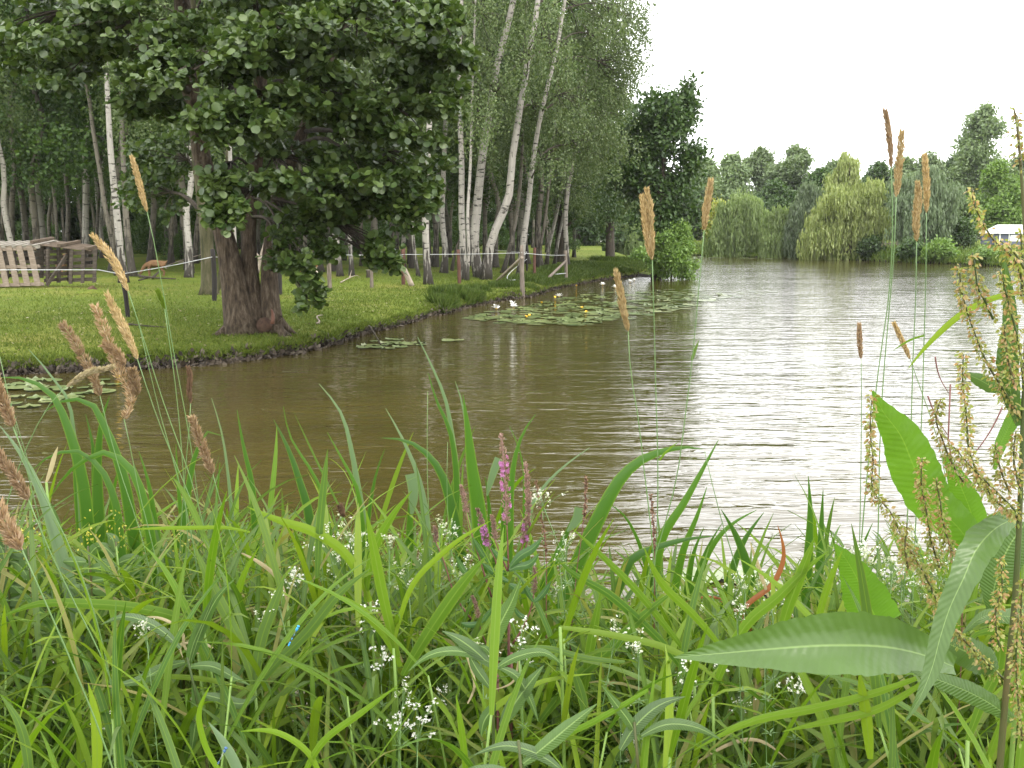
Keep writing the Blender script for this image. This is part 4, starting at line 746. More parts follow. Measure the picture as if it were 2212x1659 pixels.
pallet('inner dark pallet between the two halves of the goat shelter', P(100, 612, yS + .3), P(100, 538, yS + .3) - P(100, 612, yS + .3), Vector((.25, 1.0, 0)), 6, .09, .08, M['pallet_dark'])
a = P(97, 617, yS + .35); V, F = box((0, 0, 0), (.1, .1, .1)); c = crom([P(101, 617, yS + .3), P(143, 552, yS + .5)], 5); V, F = tube(c, .05, 4); tag(link('loose_plank', mk_mesh('loose_plank', V - np.array(a), F, M['pallet_dark'], False), None, a), 'dark plank slanting up inside the open bay of the goat shelter', 'plank')
# heap of earth and sticks in front
def mound(px, py, w_, h_, label, mt):
    b = gpt(px, py); V = []; n1, n2 = 12, 7
    for i in range(n2):
        for j in range(n1):
            a = j * 2 * math.pi / n1; r = w_ * (1 - i / (n2 - .9)) * (1 + R.gauss(0, .08)); V.append((r * math.cos(a), r * .6 * math.sin(a), h_ * (math.sin(i / (n2 - 1) * 1.57)) - .03 + R.gauss(0, .012)))
    F = [[i * n1 + j, i * n1 + (j + 1) % n1, (i + 1) * n1 + (j + 1) % n1, (i + 1) * n1 + j] for i in range(n2 - 1) for j in range(n1)]
    return tag(link('earth_mound', mk_mesh('earth_mound', V, [F], mt), None, b), label, 'mound')
mound(198, 634, .5, .13, 'low heap of earth and old turf in front of the pallets', M['turf']); M['dirt'] = surf('dug_earth', [(0.3, (0.05, 0.03, 0.02)), (0.7, (0.14, 0.085, 0.05))], 8, .95)
mound(200, 629, .18, .16, 'small dark clod of soil on top of the low heap', M['dirt'])
mound(588, 752, .0, 0, 'x', M['dirt']) if False else None
mound(578 + 10, 752, .01, .01, 'x', M['dirt']) if False else None
def sticks(name, base, lines, r, mt, label, cat='branch'):
    A = Acc()
    for ln in lines: A.add(*tube(crom([np.array(p) for p in ln], 12), [r, r * .4], 5))
    b = base; o = A.build(name, mt, None, origin=b); o.location = b; return tag(o, label, cat)
def gl(px, py, dz=0.02): p = gpt(px, py); return p + Vector((0, 0, dz))
sticks('fallen_twig', gl(690, 690), [[gl(685, 701), gl(690, 697), gl(685, 690), gl(697, 683)]], .022, M['log_grey'], 'pale curved twig lying on the grass right of the alder')
sticks('fallen_branch', gl(330, 707), [[gl(278, 703), gl(310, 707), gl(358, 710)]], .02, M['bark_dark'], 'long thin dark stick lying on the grass left of the alder')
sticks('fallen_branch', gl(345, 603), [[gl(300, 598, .05), gl(330, 604, .06), gl(380, 606, .05)], [gl(330, 604, .05), gl(345, 600, .2)], [gl(318, 602), gl(300, 607)]], .05, M['bark_dark'], 'dark fallen branch lying under the grazing goat')
sticks('fallen_branch', gl(420, 575), [[gl(360, 585, .1), P(400, 560, gpt(420, 575).y), P(440, 548, gpt(420, 575).y)], [P(400, 560, gpt(420, 575).y), P(415, 545, gpt(420, 575).y)], [P(385, 567, gpt(420, 575).y), P(425, 562, gpt(420, 575).y)], [P(410, 556, gpt(420, 575).y), P(420, 575, gpt(420, 575).y)]], .03, M['log_grey'], 'tangle of bleached dead branches behind the black fence post')
sticks('dead_limb', gpt(560, 600), [[P(556, 590, 26), P(562, 560, 26), P(572, 520, 26), P(575, 500, 26)], [P(562, 560, 26), P(552, 545, 26)]], .05, M['log_grey'], 'bare bleached limb seen through the right fork of the alder')
sticks('fallen_branch', gl(755, 615), [[gl(735, 612), gl(755, 607, .1), gl(775, 598)], [gl(755, 607, .1), gl(760, 600, .25)]], .02, M['log_grey'], 'small dead branch on the grass between two grey posts')
sticks('water_twig', G(812, 736, .05), [[G(800, 712, .2), G(806, 716, .25), G(812, 726, .18), G(813, 737, -.05)], [G(806, 716, .25), G(800, 722, .1)]], .018, M['bark_dark'], 'dark root or twig poking out of the bank into the water')
b = gpt(798, 600); V, F = tube([b + Vector((0, 0, -.05)), b + Vector((0, 0, .12)), b + Vector((0, 0, .25))], [.12, .10, .11], 9); o = empty('tree_stump', b, 'small stump with a pale cut top, near the thin grey post', 'stump')
link('stump_wood', mk_mesh('stump_wood', V - np.array(b), F, M['bark_dark']), o); V, F = tube([Vector((0, 0, .252)), Vector((0, 0, .27))], .12, 9); link('cut_top', mk_mesh('cut_top', V, F, M['pallet_pale']), o)

# ---------------------------------------------------------------- goats
def skin_body(name, joints, edges, mat, parent, lv=2):
    me = bpy.data.meshes.new(name); me.from_pydata([j[0] for j in joints], edges, []); o = bpy.data.objects.new(name, me); COL.objects.link(o); o.parent = parent; me.materials.append(mat)
    sk = o.modifiers.new('skin', 'SKIN'); sk.use_smooth_shade = True; sd_ = me.skin_vertices[0].data
    for i, j in enumerate(joints): sd_[i].radius = (j[1], j[2] if len(j) > 2 else j[1]); sd_[i].use_root = (i == 0)
    ss = o.modifiers.new('sub', 'SUBSURF'); ss.levels = lv; ss.render_levels = lv; return o
def goat(loc, rz, label, coat, dark, graze=True, horns=0.2, belly=None, scale=1.0, tail_up=True):
    o = empty('goat', loc, label, 'goat', None, rz); o.scale = (scale,) * 3
    # x forward, z up; about 0.62 m at the back
    J = [((0, 0, .50), .135, .15), ((.22, 0, .50), .125, .15), ((-.22, 0, .52), .13, .14), ((-.36, 0, .52), .09, .10)]; E = [(0, 1), (0, 2), (2, 3)]
    if graze: J += [((.38, 0, .44), .085, .10), ((.50, 0, .28), .06, .075), ((.57, 0, .15), .05, .055), ((.64, 0, .05), .028, .03)]
    else: J += [((.36, 0, .60), .085, .10), ((.45, 0, .74), .06, .07), ((.52, 0, .80), .05, .055), ((.64, 0, .75), .03, .032)]
    E += [(1, 4), (4, 5), (5, 6), (6, 7)]; n = 8
    for sx, sy in ((1, 1), (1, -1)):
        J += [((.24, .08 * sy, .36), .06, .06), ((.25, .085 * sy, .2), .03, .03), ((.24, .085 * sy, .04), .022, .022), ((.27, .085 * sy, .015), .022, .018)]; E += [(1, n), (n, n + 1), (n + 1, n + 2), (n + 2, n + 3)]; n += 4
    for sy in (1, -1):
        J += [((-.27, .09 * sy, .38), .075, .075), ((-.22, .09 * sy, .29), .045, .045), ((-.33, .09 * sy, .19), .026, .026), ((-.30, .09 * sy, .04), .022, .022), ((-.27, .09 * sy, .015), .022, .018)]; E += [(2, n), (n, n + 1), (n + 1, n + 2), (n + 2, n + 3), (n + 3, n + 4)]; n += 5
    J += [((-.43, 0, .58 if tail_up else .5), .022, .022), ((-.47, 0, .63 if tail_up else .40), .012, .012)]; E += [(3, n), (n, n + 1)]
    skin_body('body', J, E, coat, o)
    hd = np.array(J[6][0])
    for sy in (1, -1):
        V, F, uv = ribbon([hd + [-.01, .03 * sy, .04], hd + [-.02, .09 * sy, .05], hd + [-.03, .14 * sy, .02]], [.03, .05, .01], (1, 0, .2), n=6); link('ear', mk_mesh('ear', V, F, coat), o)
        if horns: V, F = tube(crom([hd + [-.01, .02 * sy, .05], hd + [-.05, .05 * sy, .05 + horns * .6], hd + [-.14, .09 * sy, .05 + horns]], 8), [.016, .004], 6); link('horn', mk_mesh('horn', V, F, dark), o)
        V, F = tube([hd + [.03, .045 * sy, .012], hd + [.035, .05 * sy, .012]], [.01, .006], 6); link('eye', mk_mesh('eye', V, F, M['post_dark']), o)
    return o
M['goat_brown'] = surf('russet_goat_coat', [(0.3, (0.10, 0.055, 0.025)), (0.7, (0.21, 0.12, 0.06))], 7, 0.9, (1, 1, 1), .4, .01)
M['goat_white'] = surf('brown_and_white_goat_coat', [(0.44, (0.38, 0.16, 0.06)), (0.52, (0.62, 0.56, 0.46))], 2.2, 0.9, (1, 1, 1), .3, .01, 2)
M['horn'] = plain('goat_horn', (0.25, 0.2, 0.14), .5)
p = gpt(337, 597); goat(p, math.pi * 1.03, 'brown goat grazing on the grass with its head down to the left', M['goat_brown'], M['horn'], True, .0, scale=1.0 * 36 * p.y / FPX / .66)
p = gpt(666, 600); goat(p, math.radians(150), 'horned brown and white goat behind the hanging alder leaves', M['goat_white'], M['horn'], False, .26, scale=1.0)
p = gpt(134, 598); goat(p, math.radians(100), 'brown goat standing inside the open bay of the pallet shelter', M['goat_brown'], M['horn'], False, .12, scale=.9)

# ---------------------------------------------------------------- camping ground across the water
M['white'] = plain('white_paint', (0.78, 0.78, 0.77), .5); M['glass'] = plain('dark_window', (0.04, 0.045, 0.05), .15, .8); M['grey_cloth'] = plain('slate_grey_canvas', (0.11, 0.12, 0.17), .8); M['roof_white'] = plain('white_canvas', (0.8, 0.8, 0.8), .6)
M['beige'] = plain('beige_wall', (0.42, 0.38, 0.30), .7); M['tile'] = plain('orange_roof', (0.40, 0.17, 0.09), .8); M['rubber'] = plain('tyre_rubber', (0.02, 0.02, 0.02), .8); M['red'] = plain('red_canvas', (0.6, 0.08, 0.05), .7)
def caravan(px, py, wpx, hpx, label, mat='white', depth=2.1):
    b = gpt(px, py, h_far) if px > 1200 else gpt(px, py); k_ = b.y / FPX; w_, h_ = wpx * k_, hpx * k_; o = empty('caravan', b, label, 'caravan')
    z1 = h_ * .16; prof_ = [(-.5, z1), (.5, z1), (.5, h_ * .62), (.46, h_ * .93), (.42, h_), (-.42, h_), (-.47, h_ * .93), (-.5, h_ * .5)]
    V = [(x * w_, s, z) for s in (-depth / 2, depth / 2) for x, z in prof_]; n = 8; me = bpy.data.meshes.new('body'); me.from_pydata(V, [], [list(range(n - 1, -1, -1)), list(range(n, 2 * n))] + [[i, (i + 1) % n, n + (i + 1) % n, n + i] for i in range(n)]); me.materials.append(M[mat])
    link('body', me, o)
    for fx in (-.28, .22):
        V, F = box((fx * w_, -depth / 2 - .01, h_ * .62), (w_ * .26, .03, h_ * .26)); link('window', mk_mesh('window', V, F, M['glass'], False), o)
    V, F = box((w_ * .0, -depth / 2 - .012, h_ * .5), (w_ * .12, .03, h_ * .62)); link('door', mk_mesh('door', V, F, M['beige'], False), o)
    V, F = tube([(0.05 * w_, -depth / 2 + .05, h_ * .12), (0.05 * w_, -depth / 2 + .25, h_ * .12)], h_ * .12, 12); link('wheel', mk_mesh('wheel', V, F, M['rubber']), o)
caravan(1303, 526, 30, 22, 'white caravan seen between the birches and the small weeping willow'); caravan(1336, 524, 28, 26, 'white caravan partly hidden behind the small weeping willow'); caravan(1237, 526, 20, 22, 'white caravan glimpsed through the trunks by the right fence post')
caravan(1180, 526, 14, 24, 'beige caravan glimpsed between the thin leaning trunks', 'beige'); caravan(1507, 516, 46, 16, 'low white caravan beyond the lawn, left of the yellow-green shrub'); caravan(1857, 541, 50, 18, 'white caravan mostly hidden behind the pale willow'); caravan(1715, 537, 20, 14, 'white caravan glimpsed under the lower weeping willow')
caravan(1098, 528, 16, 20, 'white caravan glimpsed between the leaning birches')
p = gpt(2186, 529, h_far); kx = p.y / FPX; o = empty('tent', p, 'white-roofed tent with slate grey walls at the right end of the camping ground', 'tent'); W_, H_ = 96 * kx, 42 * kx; D_ = 3.2
V = [(-W_ / 2, -D_ / 2, 0), (W_ / 2, -D_ / 2, 0), (W_ / 2, D_ / 2, 0), (-W_ / 2, D_ / 2, 0), (-W_ / 2, -D_ / 2, H_ * .58), (W_ / 2, -D_ / 2, H_ * .58), (W_ / 2, D_ / 2, H_ * .58), (-W_ / 2, D_ / 2, H_ * .58)]
link('wall', mk_mesh('wall', V, [[[0, 1, 5, 4], [1, 2, 6, 5], [2, 3, 7, 6], [3, 0, 4, 7]]], M['grey_cloth'], False), o)
V = [(-W_ * .53, -D_ * .56, H_ * .56), (W_ * .53, -D_ * .56, H_ * .56), (W_ * .53, D_ * .56, H_ * .56), (-W_ * .53, D_ * .56, H_ * .56), (-W_ * .36, 0, H_), (W_ * .36, 0, H_)]
link('roof', mk_mesh('roof', V, [[[0, 1, 5, 4], [2, 3, 4, 5]], [[1, 2, 5], [3, 0, 4], ]], M['roof_white'], False), o)
for f in (-.5, -.3, -.02, .2, .48):
    V, F = box((f * W_, -D_ / 2 - .03, H_ * .29), (.07, .05, H_ * .56)); link('frame_pole', mk_mesh('frame_pole', V, F, M['white'], False), o)
V, F = box((-.16 * W_, -D_ / 2 - .02, H_ * .33), (W_ * .22, .03, H_ * .32)); link('window', mk_mesh('window', V, F, M['roof_white'], False), o)
# picket fence and a garden hedge by the camping lawn
p = gpt(1860, 543, h_far); o = empty('picket_fence', p, 'low dark picket fence on the far lawn behind the pale willow', 'fence'); kx = p.y / FPX
for k in range(24):
    V, F = box(((-60 + k * 8) * kx, 0, .4), (.12, .03, .8)); link('picket', mk_mesh('picket', V, F, M['post_grey'], False), o)
V, F = box((32 * kx, .03, .6), (190 * kx, .03, .08)); link('rail', mk_mesh('rail', V, F, M['post_grey'], False), o)
# ---------------------------------------------------------------- plants on the near bank
M['iris'] = leafmat('iris_blade', [(0.040, 0.105, 0.012), (0.060, 0.145, 0.012), (0.034, 0.088, 0.016)], 0.38, rough=0.38, per='object', edge=(0.13, 0.21, 0.025), spec=0.35)
M['iris_pale'] = leafmat('pale_iris_blade', [(0.096, 0.156, 0.072), (0.12, 0.18, 0.096)], 0.35, rough=0.4, per='object', edge=(0.15, 0.22, 0.08))
M['reed'] = leafmat('reed_leaf', [(0.075, 0.155, 0.010), (0.125, 0.215, 0.010), (0.050, 0.115, 0.014), (0.095, 0.155, 0.042), (0.165, 0.245, 0.014), (0.085, 0.175, 0.010)], 0.38, rough=0.55, per='object', rib=(0.14, 0.22, 0.03), spec=0.18, edge=(0.14, 0.21, 0.025))
M['reed_stem'] = plain('reed_stem', (0.16, 0.26, 0.05), .5)
M['forb'] = leafmat('forb_leaf', [(0.061, 0.122, 0.024), (0.082, 0.15, 0.034), (0.068, 0.116, 0.041)], 0.33, rough=0.45, per='object', rib=(0.25, 0.36, 0.12), veins=True)
M['loose_leaf'] = leafmat('loosestrife_leaf', [(0.038, 0.098, 0.022), (0.053, 0.12, 0.026)], 0.3, rough=0.5, per='object', rib=(0.14, 0.24, 0.07))
M['dock'] = leafmat('dock_leaf', [(0.058, 0.113, 0.02), (0.068, 0.127, 0.024)], 0.25, rough=0.34, per='object', rib=(0.20, 0.30, 0.09), ribw=.028, veins=True, spec=0.5, noise=.16)
M['dock_lit'] = leafmat('dock_leaf_lit', [(0.079, 0.173, 0.014), (0.094, 0.194, 0.018)], 0.5, rough=0.4, per='object', rib=(0.16, 0.28, 0.04), ribw=.02, veins=True, noise=.3)  # brighter copy of the dock leaf: light through the blade put into its colour
M['dock_stem'] = surf('dock_stem', [(0.35, (0.045, 0.075, 0.018)), (0.7, (0.10, 0.075, 0.03))], 18, .5, (1, 1, .3), .2, .001)
M['seed'] = leafmat('dock_seed', [(0.22, 0.27, 0.06), (0.30, 0.32, 0.08), (0.38, 0.21, 0.11), (0.19, 0.24, 0.05), (0.32, 0.28, 0.09)], 0.35, rough=0.5)
M['head'] = leafmat('reed_head', [(0.36, 0.25, 0.12), (0.46, 0.34, 0.18), (0.56, 0.44, 0.26)], 0.25, rough=0.7, spec=.2)
M['head_fuzzy'] = leafmat('fuzzy_reed_head', [(0.27, 0.173, 0.098), (0.36, 0.247, 0.158), (0.45, 0.338, 0.24)], 0.3, rough=0.8, spec=.2)
M['brown_seed'] = leafmat('brown_seed', [(0.12, 0.07, 0.04), (0.2, 0.12, 0.07)], .1, rough=.8)
M['culm'] = plain('green_culm', (0.11, 0.19, 0.06), .45)
M['purple'] = leafmat('purple_petal', [(0.34, 0.12, 0.30), (0.42, 0.17, 0.38), (0.36, 0.13, 0.27)], .35, rough=.6)
M['bud'] = leafmat('loosestrife_bud', [(0.20, 0.12, 0.10), (0.28, 0.17, 0.14), (0.18, 0.15, 0.09)], .15, rough=.7)
M['red_stem'] = plain('red_stem', (0.14, 0.055, 0.045), .6)
M['white_flower'] = leafmat('bedstraw_petal', [(0.55, 0.55, 0.5), (0.68, 0.68, 0.62)], .25, rough=.6)
M['bed_leaf'] = leafmat('bedstraw_leaf', [(0.077, 0.147, 0.035), (0.098, 0.175, 0.042)], .3, rough=.5)
M['straw'] = leafmat('dead_leaf', [(0.315, 0.255, 0.143), (0.413, 0.345, 0.21)], .2, rough=.7, per='object'); M['rust'] = leafmat('red_brown_leaf', [(0.24, 0.08, 0.024), (0.288, 0.12, 0.04)], .3, rough=.5, per='object')
M['yellow_bud'] = leafmat('yellow_bud', [(0.338, 0.315, 0.038), (0.413, 0.375, 0.053)], .3, rough=.5)
M['under'] = leafmat('undergrowth_blade', [(0.042, 0.09, 0.012), (0.06, 0.12, 0.015), (0.084, 0.15, 0.021), (0.096, 0.156, 0.036)], 0.35, rough=0.5)

def ground_pt(p): return Vector((p[0], p[1], float(h_near(p[0], p[1])) - .03))
def blade_pts(pts, dep, foot=True):
    """picture outline (tip first) -> world points, the last one carried down to the soil"""
    q = [P(*(list(p) + [dep])[:3]) if len(p) == 2 else P(p[0], p[1], dep + p[2]) for p in pts]
    if foot:
        a, b = q[-2], q[-1]; g_ = ground_pt(b)
        if b.z - g_.z > 0.05:
            d = (b - a).normalized(); t_ = (b.z - g_.z) / max(.6, -d.z); g2 = b + d * t_ * .5; q.append(Vector((g2.x, g2.y, g_.z)))
    return q
def iris(pts, wid, dep, label, mat='iris', parent=None, flap=None, fold=.18, sidedir=None):
    """one upright sword-shaped leaf"""
    q = blade_pts(pts, dep); k_ = dep / FPX; W = [w_ * k_ for w_ in ([1.2, wid * .5, wid * .82, wid, wid, wid, wid * .97, wid * .93, wid * .9, wid * .85])]
    V, F, uv = ribbon(q, W, None, fold, 30); return V, F, uv, q[-1]
def iris_clump(label, specs, dep):
    base = None; o = None
    for sp in specs:
        pts, wid, dd = sp[0], sp[1], sp[2]; mat = sp[3] if len(sp) > 3 else 'iris'
        V, F, uv, b = iris(pts, wid, dep + dd, None)
        if o is None: base = np.array(b); o = empty('iris_plant', b, label, 'iris', 'yellow iris plants on the near bank')
        lo = link('leaf', mk_mesh('leaf', V - base, F, M[mat], uv=uv), o)
        if len(sp) > 4:   # folded-over tip
            f = sp[4]; q = [P(a, c, dep + dd - .02) for a, c in f]; V, F, uv = ribbon(q, [w_ * (dep / FPX) for w_ in (wid * .95, wid * .9, wid * .7, 4)], None, .1, 10); link('folded_tip', mk_mesh('folded_tip', V - base, F, M['iris_pale'], uv=uv), lo)
    return o
iris_clump('iris clump with arching dark leaves at the left edge of the near bank', [
    ([(0, 815), (60, 820), (110, 850), (145, 920), (170, 1000), (195, 1180)], 28, 0), ([(62, 755), (85, 780), (110, 812), (145, 860), (160, 940), (180, 1180)], 13, .1, 'iris_pale'), ([(95, 890), (150, 862), (195, 870), (225, 920), (260, 1010), (290, 1170)], 27, .05),
    ([(237, 855), (222, 900), (212, 980), (215, 1170)], 30, .1), ([(70, 1015), (120, 980), (170, 975), (215, 1010), (250, 1090), (260, 1170)], 20, -.1), ([(108, 1075), (160, 1010), (235, 978), (280, 1010), (310, 1080), (325, 1160)], 22, -.1), ([(0, 920), (45, 980), (90, 1070), (120, 1160)], 30, -.3, 'iris_pale'),
    ([(185, 895), (200, 960), (205, 1060), (230, 1180)], 20, .15), ([(300, 975), (320, 1040), (335, 1130)], 20, .05), ([(150, 870), (160, 960), (170, 1080), (180, 1200)], 24, .2), ([(260, 1000), (245, 1060), (240, 1200)], 24, .15)], 2.5)
iris_clump('iris with one bent-over leaf, left of the middle of the near bank', [([(482, 942), (450, 932), (425, 975), (405, 1070), (392, 1170)], 22, 0), ([(512, 885), (525, 960), (545, 1050), (550, 1130)], 19, .1), ([(457, 860), (480, 940), (492, 1020), (500, 1100)], 10, .2, 'iris_pale'), ([(380, 960), (385, 1050), (395, 1150)], 15, .1), ([(475, 1000), (470, 1060), (462, 1140)], 14, .1)], 2.55)
iris_clump('iris pair with a broad curved sword leaf left of the purple flowers', [([(591, 906), (624, 973), (647, 1039), (666, 1104), (675, 1180)], 26, 0), ([(612, 878), (630, 950), (666, 1006), (696, 1065), (712, 1150)], 11, .15), ([(689, 829), (738, 895), (758, 967), (771, 1039), (784, 1120)], 17, .1, 'iris_pale'), ([(707, 934), (738, 990), (771, 1055), (782, 1130)], 15, .05), ([(831, 970), (813, 1022), (800, 1088), (792, 1160)], 15, 0)], 2.6)
iris_clump('iris with a leaf folded over like a flag beside a pale blurred blade', [([(833, 882), (869, 947), (902, 1025), (921, 1114), (926, 1180)], 16, 0, 'iris_pale'), ([(888, 1022), (887, 1080), (885, 1150)], 27, .1, 'iris', [(887, 1024), (893, 1060), (888, 1118)]), ([(825, 946), (885, 955), (925, 983), (954, 1025), (972, 1081), (990, 1169)], 27, -.05), ([(902, 728), (931, 787), (961, 859), (977, 940), (987, 1022), (990, 1100)], 13, .3, 'iris_pale'), ([(925, 806), (944, 868), (970, 924), (982, 985), (988, 1100)], 17, .25)], 2.6)
iris_clump('tall bright iris with a wide upright leaf behind the purple flowers', [([(1000, 852), (1010, 924), (1019, 1006), (1034, 1104), (1042, 1180)], 38, 0), ([(983, 823), (996, 862), (1008, 930), (1018, 1050)], 14, .1, 'iris_pale'), ([(1157, 895), (1130, 935), (1117, 970), (1105, 1040), (1101, 1136)], 20, 0), ([(1101, 921), (1118, 960), (1130, 1006), (1132, 1090)], 8, .1), ([(1085, 1010), (1088, 1070), (1090, 1150)], 26, .1), ([(1274, 967), (1225, 1002), (1180, 1045), (1150, 1090), (1140, 1150)], 11, .4, 'iris_pale'), ([(1048, 1030), (1056, 1090), (1062, 1180)], 20, .05, 'iris', [(1078, 990), (1066, 1020), (1052, 1071)])], 2.5)
iris_clump('iris with the largest arching leaf bending right over the water', [([(1518, 970), (1477, 966), (1427, 976), (1378, 998), (1339, 1036), (1310, 1085), (1280, 1146), (1238, 1240)], 34, 0), ([(1248, 1094), (1225, 1150), (1192, 1225)], 26, .05, 'iris', [(1253, 1097), (1246, 1122), (1225, 1148)]), ([(1552, 950), (1522, 1006), (1477, 1087), (1431, 1160), (1415, 1240)], 22, .1), ([(1545, 1158), (1477, 1166), (1420, 1182), (1365, 1208), (1340, 1260)], 24, -.1), ([(1310, 1085), (1345, 1110), (1375, 1160), (1395, 1220)], 12, .1)], 2.55)
iris_clump('iris with short pointed fan leaves right of the tall reed stems', [([(1527, 1052), (1506, 1114), (1477, 1186), (1460, 1260)], 20, 0), ([(1558, 1101), (1588, 1153), (1617, 1235), (1625, 1290)], 28, 0), ([(1650, 1107), (1607, 1169), (1581, 1235), (1570, 1290)], 22, .1), ([(1634, 1102), (1568, 1143), (1526, 1202), (1505, 1270)], 18, .1), ([(1560, 1130), (1530, 1180), (1500, 1260)], 14, .05), ([(1520, 1140), (1500, 1190), (1485, 1270)], 18, .08), ([(1650, 1280), (1640, 1320), (1630, 1380)], 20, 0)], 2.6)
iris_clump('pair of straight upright iris blades against the water on the right', [([(1746, 1028), (1750, 1099), (1746, 1206), (1742, 1270)], 24, 0), ([(1778, 1058), (1775, 1120), (1772, 1188), (1768, 1270)], 22, .05), ([(1885, 1130), (1860, 1190), (1845, 1260)], 16, .1)], 2.6)

# --- reed-grass shoots: a stalk with long arching leaves, copied over the bank
def shoot_proto(seed):
    q = random.Random(seed); H = q.uniform(.62, .8); o = empty('reed_grass_plant', (0, 0, 0), 'green reed-grass shoot with long ribbon leaves among its neighbours on the near bank', 'reed grass', 'reed-grass shoots on the near bank')
    ln = (q.gauss(0, .06), q.gauss(0, .06)); st_ = crom([(0, 0, -.03), (ln[0] * .4, ln[1] * .4, H * .5), (ln[0], ln[1], H)], 8); V, F = tube(st_, [.0035, .002], 5); link('stem', mk_mesh('stem', V, F, M['reed_stem']), o)
    n = q.randint(6, 9); a = q.uniform(0, 6.28)
    for k in range(n):
        f = .2 + .8 * k / (n - 1); p0 = st_[min(7, int(f * 7))]; a += math.pi + q.gauss(0, .45); L_ = q.uniform(.30, .44) * (.85 if k == n - 1 else 1); el = q.uniform(.75, 1.25) + (.2 if k > n - 3 else 0); dr = q.uniform(.10, .5); d = np.array([math.cos(a), math.sin(a), 0.0])
        pts = [p0 + d * 0]
        for t in (.25, .5, .75, 1.0):
            e = el - dr * 2.2 * t ** 1.6; pts.append(pts[-1] + (d * math.cos(e) + np.array([0, 0, math.sin(e)])) * L_ * .25)
        w_ = q.uniform(.0125, .0205); side = np.cross(d, (0, 0, 1)) + np.array([q.gauss(0, .25), q.gauss(0, .25), q.gauss(0, .35)])
        V, F, uv = ribbon(pts[::-1], [.0008, w_ * .55, w_ * .9, w_, w_ * .85, w_ * .45], side, .22, 9); link('leaf', mk_mesh('leaf', V, F, M['reed'], uv=uv), o)
    return o
shoots = [shoot_proto(100 + k) for k in range(10)]; used_s = [False] * 10; placed_s = []
def carpet_height(px):  # how high the plant carpet reaches in the picture
    return np.interp(px, [-200, 0, 200, 400, 600, 800, 1000, 1200, 1300, 1400, 1500, 1650, 1800, 2000, 2212, 2400], [1150, 1130, 1140, 1080, 1090, 1150, 1160, 1190, 1240, 1230, 1230, 1250, 1180, 1170, 1180, 1180])
cnt = 0; tries = 0
while cnt < 285 and tries < 9000:
    tries += 1; y = 1.25 + 2.35 * R.random() ** 0.8; px = R.uniform(-250, 2460); x = (px - CXP) / FPX * y * 1.02
    if any((x - u) ** 2 + (y - v) ** 2 < .0045 for u, v in placed_s): continue
    top = P(px, carpet_height(px) + R.uniform(-150 if (y > 2.3 and 280 < px < 1060) else -70, 160) + (200 if y < 1.8 else 60 if y < 2.2 else 0), y).z; g_ = float(h_near(x, y)); Hn = top - g_
    if Hn < .25: continue
    k = R.randrange(10); s = Hn / .95 * R.uniform(.9, 1.05); s3 = (.5 + .5 * s, .5 + .5 * s, s) if s < 1 else (s ** .5,) * 2 + (s,)
    if px > 1500 and y < 1.75 and R.random() < .6: continue
    loc = (x, y, g_); rot = (R.gauss(0, .12), R.gauss(0, .12), R.uniform(0, 6.28)); placed_s.append((x, y))
    if not used_s[k]: o = shoots[k]; o.location = loc; o.rotation_euler = rot; o.scale = s3; used_s[k] = True
    else: dup(shoots[k], loc, rot, s3)
    cnt += 1
# the many further leaves between the counted shoots, too tangled to tell apart
M['reed_mass'] = leafmat('reed_mass_leaf', [(0.075, 0.145, 0.010), (0.125, 0.205, 0.012), (0.048, 0.105, 0.014), (0.10, 0.155, 0.045), (0.165, 0.235, 0.016), (0.08, 0.155, 0.010), (0.24, 0.21, 0.08)], 0.38, rough=0.55, rib=(0.12, 0.19, 0.03), spec=0.18)
n = 6400; y = 1.6 + 1.9 * rng.uniform(0, 1, n) ** .7; px = rng.uniform(-300, 2500, n); x = (px - CXP) / FPX * y * 1.02; g_ = h_near(x, y)
dd_ = np.stack([(px - CXP) / FPX * 0 + 0, y], -1); bb_ = (CYP - (carpet_height(px) + rng.uniform(-20, 260, n) + np.where(y < 1.9, 160, 0))) / FPX; top = CAMZ + y * (-SP + bb_ * CP) / (CP + bb_ * SP); H = top - g_; ok = (H > .2) & (H < 1.25); x, y, g_, H = x[ok], y[ok], g_[ok], H[ok]; n = len(x)
L_ = rng.uniform(.22, .42, n); L_ = np.minimum(L_, H * .9); z0 = g_ + np.maximum(0, H - L_ * rng.uniform(.5, 1.0, n)); a = rng.uniform(0, 6.28, n); el = rng.uniform(.7, 1.4, n); dr = rng.uniform(.1, .65, n); ns = 8
pc = np.zeros((n, ns, 3)); pc[:, 0] = np.stack([x, y, z0], -1); tt = np.linspace(0, 1, ns)
for k in range(1, ns):
    e = el - dr * 2.2 * tt[k] ** 1.6; pc[:, k] = pc[:, k - 1] + np.stack([np.cos(a) * np.cos(e), np.sin(a) * np.cos(e), np.sin(e)], -1) * (L_ / (ns - 1))[:, None]
sd3 = norm(np.stack([-np.sin(a), np.cos(a), 0 * a], -1) + rng.normal(0, .3, (n, 3))); wv = np.interp(tt, [0, .2, .5, .8, 1], [.5, .9, 1, .6, .03]); w_ = rng.uniform(.004, .0085, n)[:, None, None] * wv[None, :, None]
V = np.stack([pc - sd3[:, None] * w_, pc + np.array([0, 0, -.0015]), pc + sd3[:, None] * w_], 2).reshape(-1, 3); i = (np.arange(n) * ns * 3)[:, None, None]; j = (np.arange(ns - 1) * 3)[None, :, None]; k = np.arange(2)[None, None]
uv = np.stack([np.tile([0, .5, 1.0], n * ns), np.tile(np.repeat(tt, 3), n)], -1)
tag(link('reed_leaf_mass', mk_mesh('reed_leaf_mass', V, [np.stack([i + j + k, i + j + k + 1, i + j + k + 4, i + j + k + 3], -1).reshape(-1, 4)], M['reed_mass'], uv=uv)), kind='stuff')

